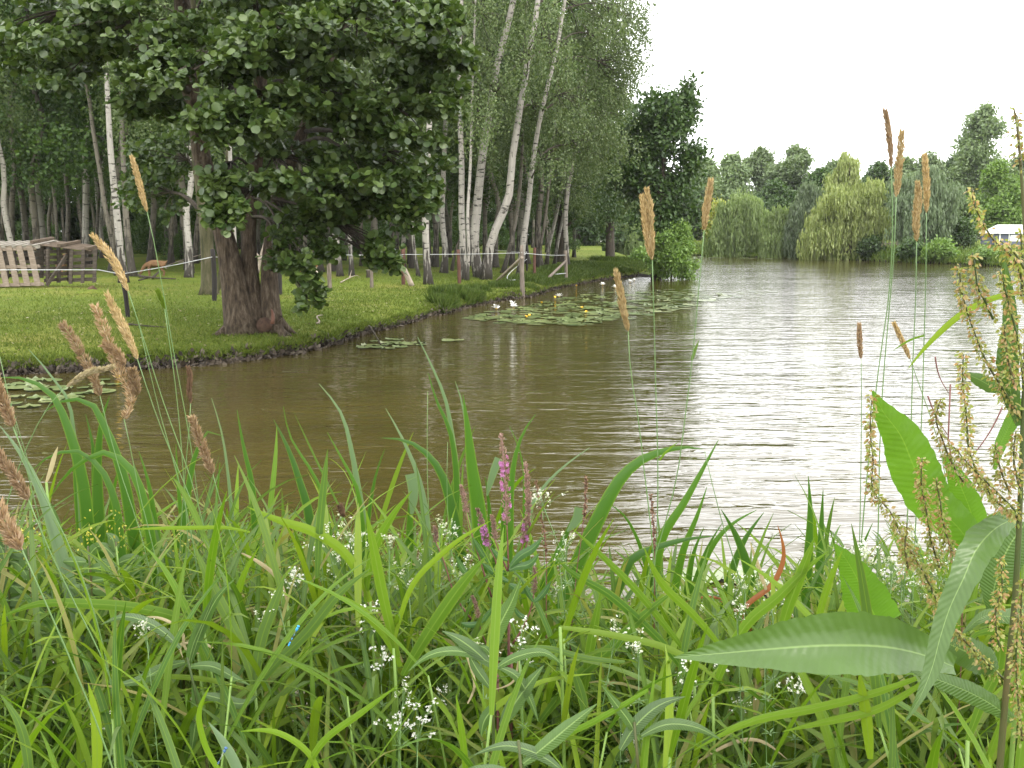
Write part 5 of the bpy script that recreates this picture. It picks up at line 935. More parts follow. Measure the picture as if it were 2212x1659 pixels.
# --- long individual reed leaves that stand out in the picture
def lone_shoot(label, dep, leaves_, stem=None, mat='reed', name='reed_grass_plant', cat='reed grass', wmul=1.0):
    o = None
    for lf in leaves_:
        pts, wid = lf[0], lf[1]; m_ = lf[2] if len(lf) > 2 else mat; q = [P(p[0], p[1], dep + (p[2] if len(p) > 2 else 0)) for p in pts]
        if o is None: b = ground_pt(q[-1]); o = empty(name, b, label, cat); base = np.array(b); root = q[-1]
        k_ = dep / FPX; V, F, uv = ribbon(q, [1.2 * k_] + [w_ * wid * k_ for w_ in (.6, .95, 1, .95, .8, .5)], None, .22, 18); link('leaf', mk_mesh('leaf', V - base, F, M[m_], uv=uv), o)
    top = P(stem[0], stem[1], dep) if stem else root
    V, F = tube(crom([Vector(base), (Vector(base) + top) / 2 + Vector((.01, 0, 0)), top], 8), [.004, .0028], 6); link('stem', mk_mesh('stem', V - base, F, M['reed_stem']), o)
    return o
lone_shoot('reed shoot whose longest leaf sweeps in a flat arch to the left edge', 1.9, [([(-10, 1340), (74, 1306), (184, 1304), (312, 1316), (404, 1341), (441, 1360), (478, 1400), (520, 1446)], 24), ([(560, 1180), (520, 1260), (508, 1340), (520, 1446)], 16), ([(640, 1300), (590, 1370), (548, 1420), (520, 1446)], 18)])
lone_shoot('reed shoot with a V of two straight wide leaves in the lower left', 1.75, [([(800, 1228), (740, 1275), (660, 1370), (590, 1440), (551, 1490)], 24), ([(418, 1175), (450, 1250), (500, 1350), (535, 1430), (551, 1490)], 26), ([(617, 1240), (590, 1310), (565, 1380), (551, 1490)], 26), ([(300, 1465), (380, 1462), (460, 1470), (525, 1488)], 12), ([(670, 1440), (610, 1500), (551, 1540)], 14)])
lone_shoot('reed shoot with a long leaf curving left over the first flowers', 2.0, [([(534, 1095), (600, 1123), (680, 1150), (740, 1190), (775, 1240), (800, 1300)], 22), ([(890, 1060), (850, 1110), (820, 1160), (795, 1240), (790, 1300)], 18), ([(708, 970), (698, 1060), (690, 1150), (685, 1250)], 18)])
lone_shoot('reed shoot with a straight leaf slanting up toward the purple flowers', 1.8, [([(1060, 1125), (1000, 1160), (950, 1200), (900, 1250), (865, 1330), (850, 1400)], 13), ([(1052, 1200), (1000, 1260), (950, 1330), (905, 1400), (870, 1460)], 30), ([(790, 1100), (810, 1200), (830, 1300), (860, 1420)], 24), ([(720, 1280), (770, 1310), (830, 1370), (865, 1440)], 20)])
lone_shoot('reed shoot with crossing leaves right of the purple flowers', 1.85, [([(1190, 1195), (1240, 1240), (1310, 1280), (1370, 1330), (1440, 1400), (1500, 1480)], 20), ([(1235, 1140), (1310, 1210), (1370, 1270), (1420, 1330), (1490, 1420)], 16), ([(1465, 1270), (1400, 1320), (1320, 1400), (1240, 1470), (1165, 1560)], 26), ([(1298, 1280), (1275, 1400), (1262, 1500)], 22)])
lone_shoot('reed shoot with a yellow-green leaf drooping to the lower right', 1.7, [([(1560, 1480), (1500, 1430), (1440, 1400), (1340, 1375), (1210, 1355)], 16), ([(1235, 1440), (1250, 1480), (1262, 1530), (1263, 1560)], 22), ([(1105, 1398), (1180, 1400), (1260, 1420), (1350, 1430)], 14)])
lone_shoot('reed shoot with a pale leaf standing at the bottom left corner', 1.35, [([(455, 1480), (430, 1540), (440, 1600), (500, 1700)], 14), ([(450, 1560), (480, 1600), (520, 1680), (540, 1760)], 24, 'iris_pale'), ([(0, 1500), (40, 1560), (60, 1640), (60, 1740)], 22), ([(190, 1475), (205, 1540), (210, 1620), (205, 1720)], 24)])
lone_shoot('reed shoot with a long leaf sweeping up at the bottom centre', 1.4, [([(860, 1480), (780, 1540), (700, 1600), (640, 1720)], 16), ([(985, 1500), (1000, 1600), (1010, 1720)], 16), ([(1150, 1640), (1200, 1600), (1280, 1560), (1400, 1490)], 14), ([(520, 1580), (590, 1580), (660, 1620), (700, 1700)], 14)])
lone_shoot('reed shoot with wide leaves left of the big dock leaf', 1.7, [([(1790, 1190), (1740, 1230), (1680, 1290), (1620, 1340), (1570, 1420), (1540, 1500)], 24), ([(1760, 1160), (1730, 1240), (1700, 1320), (1680, 1400)], 26), ([(1390, 1180), (1430, 1260), (1500, 1330), (1560, 1400)], 18), ([(1820, 1190), (1790, 1260), (1770, 1330), (1760, 1400)], 16)])
lone_shoot('reed shoot whose leaf bows down at the far lower right', 1.45, [([(2085, 1400), (2110, 1370), (2150, 1365), (2160, 1420), (2120, 1520), (2090, 1600)], 24), ([(1500, 1620), (1620, 1560), (1760, 1530), (1880, 1500), (1980, 1465)], 20), ([(1690, 1580), (1780, 1560), (1900, 1530), (2000, 1470)], 18), ([(1855, 1450), (1870, 1540), (1880, 1640)], 26)])
lone_shoot('yellow-tipped dead reed leaf in the grass left of centre', 1.95, [([(515, 1192), (560, 1215), (600, 1250), (620, 1300)], 9, 'straw'), ([(283, 1143), (420, 1140), (500, 1141), (540, 1150)], 9, 'reed')])
lone_shoot('withered brown-red leaf pair among the fan leaves on the right', 2.2, [([(1680, 1135), (1692, 1210), (1670, 1260), (1610, 1312), (1590, 1380)], 12, 'rust'), ([(1480, 1300), (1540, 1290), (1600, 1330), (1640, 1400)], 8, 'rust'), ([(1620, 1170), (1640, 1230), (1660, 1290)], 9, 'straw')])
lone_shoot('bent straw-coloured dead leaves in the bottom centre', 1.75, [([(1065, 1490), (1110, 1470), (1118, 1440), (1122, 1410)], 5, 'straw'), ([(985, 1370), (1020, 1450), (1025, 1480), (1010, 1520)], 7, 'straw'), ([(1700, 1640), (1640, 1600), (1500, 1650)], 8, 'straw')])
lone_shoot('curled pale dead leaf on the left beside the persicaria', 1.8, [([(300, 1335), (345, 1335), (395, 1370), (400, 1400), (430, 1412)], 7, 'straw'), ([(395, 1420), (390, 1395), (420, 1385), (460, 1400)], 8, 'straw')])
lone_shoot('small pinkish dead leaf hanging left of the iris clump', 2.3, [([(125, 965), (118, 985), (108, 1020), (100, 1042)], 10, 'straw')])
lone_shoot('reed shoot with a long blade curving in from the right edge', 1.5, [([(1962, 796), (2019, 729), (2084, 674), (2156, 641), (2211, 633), (2240, 640)], 14)], None, 'reed')
# --- undergrowth: fine grass between everything
n = 26000; y = 1.15 + 2.7 * rng.uniform(0, 1, n) ** .9; x = rng.uniform(-.62, .62, n) * y * 1.15; z = h_near(x, y); ok = (y < edge_y(x) - .15); x, y, z = x[ok], y[ok], z[ok]; n = len(x)
A = Acc(); nseg = 5; h_ = rng.uniform(.15, .5, n) * (1 - .25 * (x > .6)); d = rng.uniform(0, 6.28, n); ln = rng.uniform(.05, .5, n); tw = rng.uniform(0, 3.14, n); w_ = rng.uniform(.0018, .0042, n)
t = np.linspace(0, 1, nseg)[None]; cx = x[:, None] + np.cos(d)[:, None] * (ln * h_)[:, None] * t ** 1.8; cy = y[:, None] + np.sin(d)[:, None] * (ln * h_)[:, None] * t ** 1.8; cz = z[:, None] + h_[:, None] * (t - .35 * ln[:, None] * t ** 3)
ww = w_[:, None] * (1 - t ** 2 * .92); sx = np.cos(tw)[:, None] * ww; sy = np.sin(tw)[:, None] * ww
V = np.stack([np.stack([cx - sx, cy - sy, cz], -1), np.stack([cx + sx, cy + sy, cz], -1)], 2).reshape(-1, 3); i = (np.arange(n) * nseg * 2)[:, None]; j = (np.arange(nseg - 1) * 2)[None]
tag(link('undergrowth_grass', mk_mesh('undergrowth_grass', V, [np.stack([i + j, i + j + 1, i + j + 3, i + j + 2], -1).reshape(-1, 4)], M['under'])), kind='stuff')

# --- flowering grasses with tawny heads
def head_mesh(c, wid, mat, fuzzy, base):
    """a dense head of spikelets along a curve"""
    n = 760 if not fuzzy else 900; m = len(c); t = rng.uniform(0, 1, n); idx = t * (m - 1); i = np.minimum(idx.astype(int), m - 2); f = (idx - i)[:, None]; p = c[i] * (1 - f) + c[i + 1] * f
    ax = norm(c[i + 1] - c[i]); env = np.sin(np.pi * np.clip(t * .93 + .05, 0, 1)) ** .6 * (1 + (.35 * np.sin(t * 31 + c[0][0] * 50) * (1 if fuzzy else .35))); r = rdir(n); r = norm(r - (r * ax).sum(1, keepdims=True) * ax)
    rad = wid / 2 * env * rng.uniform(.1, 1.0, n) ** .6; A = Acc(); up = norm(c[0] - c[-1]); lean = .42 if not fuzzy else .95
    A.add(*leaves(T_LANCE, p + r * rad[:, None] * (.8 if not fuzzy else .6), up + r * lean, rdir(n), (.0095 if not fuzzy else .0115) * rng.uniform(.7, 1.3, n)))
    A.add(*tube(c, [wid * .04, wid * .12, wid * .13, wid * .04] if not fuzzy else [wid * .05] * 2, 6)); return A.mesh('seed_head', mat, origin=base)
def flower_grass(label, dep, head, wid, stem, fuzzy=False, leaf=None, extra=None, mat=None, stem_r=.0013):
    hp = crom([P(a, b, dep) for a, b in head], 24); sp = [P(a, b, dep) for a, b in stem]; g_ = ground_pt(sp[-1]); 
    if sp[-1].z > g_.z + .05: sp.append(g_)
    o = empty('flowering_grass', g_, label, 'flowering grass'); base = np.array(g_)
    sc_ = crom([hp[-1]] + [np.array(s) for s in sp], 24); V, F = tube(sc_, [stem_r * .7, stem_r, stem_r * 1.3], 6); link('stem', mk_mesh('stem', V - base, F, M['culm']), o)
    h = link('seed_head', head_mesh(hp, wid * dep / FPX, mat or M['head_fuzzy' if fuzzy else 'head'], fuzzy, base), o)
    for e in (extra or []): 
        hp2 = crom([P(a, b, dep) for a, b in e[0]], 16); link('seed_head', head_mesh(hp2, e[1] * dep / FPX, M['head_fuzzy' if fuzzy else 'head'], fuzzy, base), o)
    if leaf:
        for pts, w_ in leaf: V, F, uv = ribbon([P(a, b, dep) for a, b in pts], [x_ * w_ * dep / FPX for x_ in (.1, .8, 1, .8)], None, .2, 10); link('leaf', mk_mesh('leaf', V - base, F, M['reed'], uv=uv), o)
    return o
flower_grass('tall grass stem with a narrow tawny head against the dark wood', 2.6, [(285, 341), (298, 385), (308, 425), (318, 458)], 13, [(330, 510), (347, 600), (375, 760), (410, 950)])
flower_grass('grass stem with a stout golden head pointing at the pallet shelter', 2.2, [(200, 511), (232, 545), (255, 580), (277, 629)], 20, [(300, 700), (350, 860), (420, 1060)])
flower_grass('grass stem with a long golden head, right one of the left cluster', 2.1, [(232, 636), (252, 680), (278, 730), (297, 776)], 22, [(318, 840), (350, 930), (400, 1050), (440, 1150)])
flower_grass('feathery brown grass plume hanging in the left cluster beside the golden head', 2.15, [(205, 660), (232, 730), (255, 800), (285, 860), (268, 905)], 30, [(280, 960), (300, 1060), (330, 1180)], True, extra=[([(225, 745), (250, 760), (270, 790)], 14), ([(285, 800), (292, 830), (297, 855)], 16)])
flower_grass('pale feathery grass plume, leftmost of the left cluster', 2.2, [(134, 700), (165, 745), (190, 790), (205, 820), (216, 855)], 24, [(232, 920), (260, 1020), (300, 1140)], True)
flower_grass('straw-coloured spike bending right across the lily pads', 2.1, [(243, 793), (215, 800), (195, 803), (170, 815), (143, 835)], 12, [(110, 870), (70, 940), (30, 1040)], False, mat=M['straw'])
flower_grass('rosy brown plume at the left edge above the waterline', 1.7, [(-18, 800), (0, 850), (15, 890), (28, 922)], 20, [(50, 980), (90, 1060), (150, 1180)], True)
flower_grass('thin rosy plume slanting down at the left edge', 1.6, [(-30, 950), (0, 990), (35, 1035), (62, 1080)], 18, [(90, 1150), (150, 1280), (220, 1420)], True)
flower_grass('large rosy brown plume cut by the left edge', 1.25, [(-60, 1030), (-20, 1085), (15, 1140), (48, 1188)], 46, [(80, 1260), (150, 1420), (230, 1620)], True)
flower_grass('short brown-tipped sedge head above the arching iris leaves', 2.3, [(406, 797), (411, 820), (409, 845), (412, 872)], 9, [(408, 930), (400, 1020), (390, 1160)], False, mat=M['brown_seed'])
flower_grass('small fuzzy plume leaning right, left of centre', 2.1, [(415, 903), (430, 945), (445, 985), (460, 1025)], 15, [(475, 1080), (500, 1160), (540, 1250)], True)
flower_grass('bare grass stem with a thin green tip in front of the left lawn', 2.3, [(341, 632), (348, 645), (356, 668)], 4, [(366, 740), (375, 800), (386, 900), (400, 1080)], False, mat=M['reed'])
flower_grass('double-headed tawny grass stem in the middle of the view', 2.1, [(1397, 411), (1404, 460), (1406, 510), (1409, 562)], 17, [(1413, 700), (1417, 860), (1421, 1000), (1418, 1170), (1412, 1250)], False, extra=[([(1387, 425), (1392, 470), (1398, 520), (1404, 555)], 11)], leaf=[([(1465, 955), (1440, 975), (1424, 995)], 5)])
flower_grass('grass stem with a knobbly head right of the point alder', 2.2, [(1535, 391), (1530, 425), (1524, 460), (1521, 498)], 16, [(1508, 640), (1495, 780), (1480, 900), (1462, 1030), (1425, 1170), (1400, 1250)], False, leaf=[([(1510, 735), (1502, 755), (1494, 778)], 7)])
flower_grass('grass stem with a blurred orange head over the lily pads', 2.0, [(1331, 588), (1340, 630), (1348, 675), (1357, 716)], 15, [(1362, 800), (1378, 900), (1392, 1020), (1408, 1160), (1415, 1240)])
flower_grass('tallest thin pinkish head against the white sky', 2.1, [(1912, 241), (1920, 290), (1924, 330), (1925, 362)], 10, [(1928, 500), (1920, 640), (1900, 780), (1886, 900), (1870, 1060)], False, mat=M['head_fuzzy'])
flower_grass('broad tawny head against the white sky, just right of the tallest one', 2.1, [(1948, 286), (1944, 330), (1940, 380), (1936, 426)], 16, [(1930, 560), (1918, 700), (1906, 850), (1900, 980), (1898, 1100)])
flower_grass('tawny head in front of the silvery willow, lower of the pair', 2.15, [(1982, 397), (1984, 430), (1979, 475), (1980, 522)], 16, [(1978, 640), (1972, 780), (1968, 930), (1960, 1120)])
flower_grass('slimmer tawny head in front of the silvery willow, higher of the pair', 2.2, [(1997, 338), (2000, 380), (2002, 420), (2001, 460)], 12, [(2000, 600), (1996, 740), (1992, 880), (1982, 1060)], leaf=[([(1930, 757), (1965, 735), (1998, 724)], 5)])
flower_grass('small rosy head low over the bright water', 2.6, [(1856, 703), (1857, 730), (1858, 752), (1860, 776)], 9, [(1861, 860), (1860, 980), (1858, 1120)], False, mat=M['head_fuzzy'])
flower_grass('small rosy head leaning left over the bright water', 2.5, [(1932, 700), (1943, 724), (1955, 750), (1966, 776)], 9, [(1985, 830), (2010, 900), (2035, 990), (2050, 1100)])
flower_grass('grass stem with a brown tuft halfway, by the pale curved iris leaf', 2.4, [(735, 1095), (740, 1108), (743, 1118)], 12, [(765, 1170), (790, 1230), (820, 1300)], False, mat=M['brown_seed'], leaf=[([(635, 891), (689, 1006), (738, 1105)], 5)])
for k, (a, b, c, e) in enumerate([(924, 846, 930, 1200), (968, 950, 975, 1180), (300, 690, 370, 980), (88, 850, 130, 1150), (10, 900, 90, 1250), (1158, 1000, 1170, 1250), (1540, 1010, 1600, 1250), (60, 960, 170, 1330), (150, 1000, 250, 1400)]):
    pass
# rushes: bare thin stems
for a, b, c, e, w_, lab in [(924, 846, 930, 1200, 3.5, 'single upright rush blade left of the tall bright iris'), (967, 955, 972, 1190, 3, 'thin rush blade just left of the tall bright iris'), (1522, 975, 1600, 1260, 4, 'dark rush stem slanting right below the big arch tip'), (20, 860, 130, 1200, 3.5, 'thin green rush at the far left'), (300, 700, 400, 1090, 4, 'blurred green rush stem crossing the left bank'), (0, 770, 80, 1100, 4, 'slim rush stem at the left edge')]:
    q = [P(a, b, 2.2), P((a + c) / 2 - 4, (b + e) / 2, 2.2), P(c, e, 2.2)]; g_ = ground_pt(q[-1]); V, F = tube(crom(q + [g_], 14), [.0006, w_ * 2.2 / FPX / 2, w_ * 2.2 / FPX / 2], 6); tag(link('rush', mk_mesh('rush', V - np.array(g_), F, M['culm']), None, g_), lab, 'rush')

# --- purple loosestrife
def spike(px0, py0, px1, py1, wid, dep, f0, f1, base, o):
    """bud spike from tip to foot; purple flowers between fractions f0 and f1"""
    c = crom([P(px0, py0, dep), P((px0 + px1) / 2 + 1.5, (py0 + py1) / 2, dep), P(px1, py1, dep)], 20); k_ = dep / FPX; n = 330; t = rng.uniform(0, 1, n); i = np.minimum((t * 19).astype(int), 18); f = (t * 19 - i)[:, None]; p = c[i] * (1 - f) + c[i + 1] * f; r = rdir(n); r[:, 2] = abs(r[:, 2]) * .4; env = np.interp(t, [0, .25, 1], [.25, .8, 1]) * (1 + .3 * np.sign(np.sin(t * 42)))
    A = Acc(); A.add(*leaves(T_OVAL, p + r * (wid * k_ * .28 * env)[:, None], r + [0, 0, .8], rdir(n), wid * k_ * .32)); A.add(*tube(c, [.001, wid * k_ * .12], 6)); b_ = A.build('bud_spike', M['bud'], o, origin=base); b_['kind'] = 'stuff'
    if f1 > f0:
        A = Acc(); nf = int(17 * (f1 - f0) / .6) + 4
        for q in range(nf):
            t_ = R.uniform(f0, f1); p = c[int(t_ * 19)]; d_ = rdir(1)[0]; d_[2] *= .3; d_[1] = -abs(d_[1]) if R.random() < .6 else d_[1]; d_ = d_ / np.linalg.norm(d_); ctr = p + d_ * wid * k_ * .42; e1 = norm(np.cross(d_, [0.1, 0, 1])); e2 = np.cross(d_, e1); an = np.arange(6) * 1.047 + R.random()
            u = e1[None] * np.cos(an)[:, None] + e2[None] * np.sin(an)[:, None] + d_ * .35; A.add(*leaves(T_OVAL, np.tile(ctr, (6, 1)), u, np.tile(d_, (6, 1)) + rdir(6) * .3, wid * k_ * .36))
        fl = A.build('flowers', M['purple'], o, origin=base); fl['kind'] = 'stuff'
def loosestrife(label, dep, specs, foot, lvs):
    g_ = ground_pt(P(foot[0], foot[1], dep)); o = empty('purple_loosestrife', g_, label, 'loosestrife'); base = np.array(g_); root = P(foot[0], foot[1], dep)
    V, F = tube(crom([g_, (g_ + root) / 2, root], 6), .0028, 6); link('stem', mk_mesh('stem', V - base, F, M['red_stem']), o)
    for (a, b, c, e, w_, f0, f1, jn) in specs:
        spike(a, b, c, e, w_, dep, f0, f1, base, o); V, F = tube(crom([P(c, e, dep), P(*jn[0], dep)] + [P(*q, dep) for q in jn[1:]], 10), [.0011, .0022], 6); link('stem', mk_mesh('stem', V - base, F, M['red_stem']), o)
    for pts, w_ in lvs: V, F, uv = ribbon([P(*q, dep - .01) for q in pts], [x_ * w_ * dep / FPX for x_ in (.05, .7, 1, .9, .4)], None, .25, 10, wave=.05); link('leaf', mk_mesh('leaf', V - base, F, M['loose_leaf'], uv=uv), o)
    return o
loosestrife('purple loosestrife with the tallest blooming spike at the centre of the near bank', 1.95, [(1083, 940, 1095, 1133, 21, .27, .95, [(1097, 1180), (1098, 1235)]), (1135, 1001, 1141, 1100, 17, 1, 0, [(1143, 1150), (1128, 1200), (1100, 1235)]), (1143, 1081, 1131, 1172, 18, .55, 1, [(1118, 1205), (1100, 1235)]), (1062, 1114, 1069, 1165, 15, 1, 0, [(1082, 1200), (1097, 1235)])], (1099, 1300),
            [([(1172, 1160), (1150, 1185), (1125, 1200), (1102, 1225)], 20), ([(1165, 1195), (1140, 1220), (1115, 1225), (1100, 1232)], 18), ([(1040, 1215), (1065, 1235), (1085, 1250), (1098, 1256)], 16), ([(1150, 1270), (1130, 1275), (1115, 1270), (1100, 1262)], 18), ([(1060, 1180), (1075, 1200), (1097, 1210)], 12)])
loosestrife('purple loosestrife with two leaning spikes left of the tallest one', 2.0, [(1031, 1100, 1053, 1178, 17, .45, 1, [(1066, 1200), (1078, 1260), (1085, 1320)]), (995, 1050, 1007, 1108, 15, 1, 0, [(1018, 1150), (1040, 1220), (1062, 1290)]), (938, 1138, 942, 1172, 13, 1, 0, [(958, 1210), (985, 1290), (1020, 1340)])], (1075, 1340),
            [([(1020, 1160), (1035, 1185), (1055, 1215)], 14), ([(1090, 1230), (1080, 1245), (1072, 1262)], 14), ([(985, 1200), (1000, 1230), (1018, 1250)], 14)])
loosestrife('loosestrife with a closed rosy bud spike right below the purple ones', 1.9, [(1154, 1226, 1153, 1282, 14, 1, 0, [(1148, 1310), (1130, 1355), (1108, 1390)])], (1105, 1410), [([(1190, 1255), (1175, 1280), (1155, 1300)], 14), ([(1128, 1255), (1140, 1280), (1152, 1300)], 12), ([(1110, 1310), (1125, 1330), (1140, 1335)], 12)])
loosestrife('loosestrife with a small closed bud spike above the persicaria', 1.9, [(1020, 1288, 1034, 1336, 13, 1, 0, [(1040, 1365), (1055, 1400), (1070, 1430)])], (1075, 1450), [([(995, 1345), (1015, 1350), (1035, 1345)], 14), ([(1065, 1310), (1052, 1330), (1040, 1345)], 12)])
for a, b, c, e, f, g, lab in [(1266, 1030, 1261, 1125, 1250, 1200, 'old brown loosestrife spike left of the big iris arch'), (1406, 1071, 1414, 1190, 1414, 1260, 'old dark brown spike beside the double-headed grass'), (1158, 1042, 1180, 1200, 1180, 1280, 'old brown spike right of the purple flowers')]:
    dep = 2.1; g_ = ground_pt(P(f, g, dep)); o = empty('dry_flower_spike', g_, lab, 'dry spike'); cpts = crom([P(a, b, dep), P((a + c) / 2 + 2, (b + e) / 2, dep), P(c, e, dep)], 16); n = 150; t = rng.uniform(0, 15, n).astype(int); r = rdir(n); A = Acc(); A.add(*leaves(T_OVAL, cpts[t] + rng.normal(0, .0008, (n, 3)), r, rdir(n), .0062)); s_ = A.build('seed_head', M['brown_seed'], o, origin=g_); V, F = tube(crom([P(a, b, dep), P(c, e, dep), P(f, g, dep), g_], 16), [.0008, .0018], 5); link('stem', mk_mesh('stem', V - np.array(g_), F, M['red_stem']), o)

# --- broad-leaved herbs
def herb(label, dep, top, foot, lvs, mat='forb', name='persicaria', cat='herb', stem='dock_stem', wave=.06, group=None, sr=.003, n=14):
    g_ = ground_pt(P(foot[0], foot[1], dep)); o = empty(name, g_, label, cat, group); base = np.array(g_)
    V, F = tube(crom([g_, P(foot[0], foot[1], dep), P((top[0] + foot[0]) / 2 + 2, (top[1] + foot[1]) / 2, dep), P(top[0], top[1], dep)], 12), [sr * 1.3, sr * .7], 7); link('stem', mk_mesh('stem', V - base, F, M[stem]), o)
    for lf in lvs:
        pts, w_ = lf[0], lf[1]; m_ = lf[2] if len(lf) > 2 else mat; V, F, uv = ribbon([P(q[0], q[1], dep + (q[2] if len(q) > 2 else 0)) for q in pts], [x_ * w_ * dep / FPX for x_ in (.04, .5, .9, 1, .85, .35)], None, .22, n, wave=wave, nw=5); link('leaf', mk_mesh('leaf', V - base, F, M[m_], uv=uv), o)
    return o
herb('persicaria with wavy leaves spreading like a star in the lower centre', 1.55, (1063, 1400), (1066, 1540), [([(1125, 1250), (1105, 1300), (1080, 1350), (1062, 1417)], 34), ([(882, 1450), (934, 1413), (986, 1406), (1060, 1432)], 22), ([(955, 1363), (990, 1380), (1025, 1405), (1062, 1440)], 30), ([(1218, 1440), (1177, 1410), (1118, 1418), (1070, 1445)], 22), ([(1163, 1559), (1140, 1500), (1115, 1460), (1075, 1440)], 22),
     ([(1175, 1437), (1140, 1480), (1105, 1530), (1082, 1570)], 36), ([(1066, 1495), (1048, 1470), (1030, 1445), (1016, 1420)], 24), ([(1040, 1592), (1045, 1560), (1060, 1535), (1068, 1520)], 28), ([(1035, 1395), (1048, 1400), (1060, 1415)], 14)])
herb('persicaria with long drooping leaves in the left half', 1.7, (405, 1420), (437, 1580), [([(463, 1283), (440, 1340), (415, 1400), (407, 1440)], 26), ([(217, 1350), (270, 1332), (330, 1350), (390, 1400)], 22), ([(510, 1248), (470, 1290), (440, 1350), (412, 1430)], 22), ([(240, 1480), (300, 1470), (360, 1440), (400, 1430)], 26), ([(540, 1480), (500, 1460), (460, 1440), (410, 1440)], 24), ([(410, 1640), (420, 1580), (425, 1520), (418, 1480)], 26), ([(560, 1500), (520, 1520), (480, 1510), (440, 1500)], 26)])
herb('persicaria with a broad arched leaf at the bottom centre', 1.35, (1120, 1600), (1130, 1720), [([(1022, 1632), (1090, 1611), (1160, 1628), (1215, 1665)], 26), ([(1290, 1520), (1240, 1560), (1180, 1610), (1130, 1650)], 36), ([(960, 1690), (1020, 1670), (1080, 1670), (1125, 1690)], 34)])
herb('persicaria with grey-green broad leaves right of the bottom centre', 1.4, (1370, 1560), (1380, 1700), [([(1480, 1505), (1430, 1520), (1380, 1560), (1340, 1620)], 34), ([(1300, 1480), (1330, 1520), (1360, 1560), (1380, 1600)], 24), ([(1560, 1600), (1500, 1570), (1440, 1565), (1385, 1590)], 26)])
for k, (px, py) in enumerate([(60, 1200), (20, 1260), (110, 1230), (190, 1200), (250, 1190), (150, 1290), (60, 1330), (220, 1260), (380, 1210), (10, 1180)]):
    dep = 2.2 + .1 * (k % 3); lv = []
    for q in range(9):
        a = R.uniform(-.3, math.pi + .3); L_ = R.uniform(45, 85); yy = py + q * 14; lv.append(([(px + L_ * math.cos(a), yy - L_ * .5 * math.sin(a)), (px + L_ * .55 * math.cos(a), yy - L_ * .42 * math.sin(a)), (px + 4 * math.cos(a), yy)], R.uniform(22, 32)))
    o = herb('leafy yellow loosestrife with small buds, %s' % ['by the plume cut by the edge', 'at the very edge', 'below the pinkish dead leaf', 'at the foot of the iris clump', 'right of the iris clump foot', 'in front of the iris clump', 'low by the left edge', 'between iris and persicaria', 'under the bent-over iris leaf', 'behind the rosy plumes'][k], dep, (px, py - 20), (px + 12, py + 150), lv, 'forb', 'yellow_loosestrife', 'loosestrife', wave=.03)
    if k in (0, 2, 3, 8, 4):
        A = Acc(); n = 34; c = np.array(P(px, py - 35, dep)); A.add(*leaves(T_OVAL, c + rng.normal(0, 1, (n, 3)) * [.012, .012, .022], rdir(n) + [0, 0, 1], rdir(n), .0065)); A.build('buds', M['yellow_bud'], o, origin=o.location)['kind'] = 'stuff'

# --- bedstraw with sprays of tiny white flowers
bspots = [(632, 1240), (702, 1145), (755, 1138), (690, 1175), (775, 1165), (840, 1165), (722, 1218), (752, 1195), (640, 1248), (735, 1200), (985, 1240), (950, 1130), (968, 1150), (1012, 1220), (1205, 1268), (1222, 1160), (1170, 1068), (1206, 1185), (1122, 1362), (1128, 1410), (1165, 1070), (1035, 1400), (1590, 1258), (1612, 1262), (1640, 1262), (1655, 1258), (1670, 1305), (1850, 1192), (1878, 1200), (1862, 1186), (1912, 1208), (1930, 1215), (1958, 1152), (1975, 1165), (1950, 1232), (1920, 1240), (1935, 1262), (1995, 1270), (2010, 1220), (2035, 1100), (560, 1330), (600, 1290), (790, 1330), (820, 1420), (330, 1360), (315, 1350), (870, 1490), (905, 1550), (950, 1500), (1330, 1360), (1380, 1400), (1560, 1420), (1480, 1445), (1650, 1400), (1720, 1480), (1340, 1535), (1600, 1520), (1350, 1610), (240, 1560), (860, 1560), (1590, 1310), (1480, 1480), (880, 1240), (905, 1200)]
protoB = []
for k in range(5):
    q = np.random.default_rng(300 + k); o = empty('white_bedstraw', (0, 0, 0), 'thin-stemmed bedstraw plant with a spray of tiny white flowers among the reed leaves', 'bedstraw', 'white bedstraw on the near bank')
    A = Acc(); A.add(*tube(crom([(0, 0, -.9), (.01, .01, -.4), (0, 0, -.03)], 8), .0011, 4)); fl = Acc(); hubs = q.normal(0, 1, (8, 3)) * [.017, .014, .013]
    for hb in hubs:
        A.add(*tube(crom([(0, 0, -.07), hb * .5 - [0, 0, .015], hb], 5), .0006, 3)); nf = q.integers(5, 10); cc = hb + q.normal(0, .0042, (nf, 3))
        for c in cc:
            d_ = norm(q.normal(size=3) * .5 + [0, -.6, .8]); e1 = norm(np.cross(d_, [1, .1, 0])); e2 = np.cross(d_, e1); an = np.arange(4) * 1.571 + q.random(); u = e1[None] * np.cos(an)[:, None] + e2[None] * np.sin(an)[:, None] + d_ * .1
            fl.add(*leaves(T_OVAL, np.tile(c, (4, 1)), u, np.tile(d_, (4, 1)), .0034))
    lf = Acc()
    for zl in (-.12, -.2, -.28, -.38):
        an = np.arange(5) * 1.256; lf.add(*leaves(T_LANCE, np.tile([0, 0, zl], (5, 1)), np.stack([np.cos(an), np.sin(an), an * 0 + .3], -1), np.tile([0, 0, 1.0], (5, 1)), .022))
    A.build('stem', M['culm'], o); fl.build('flowers', M['white_flower'], o)['kind'] = 'stuff'; lf.build('leaves', M['bed_leaf'], o)['kind'] = 'stuff'; protoB.append(o)
ub = [False] * 5
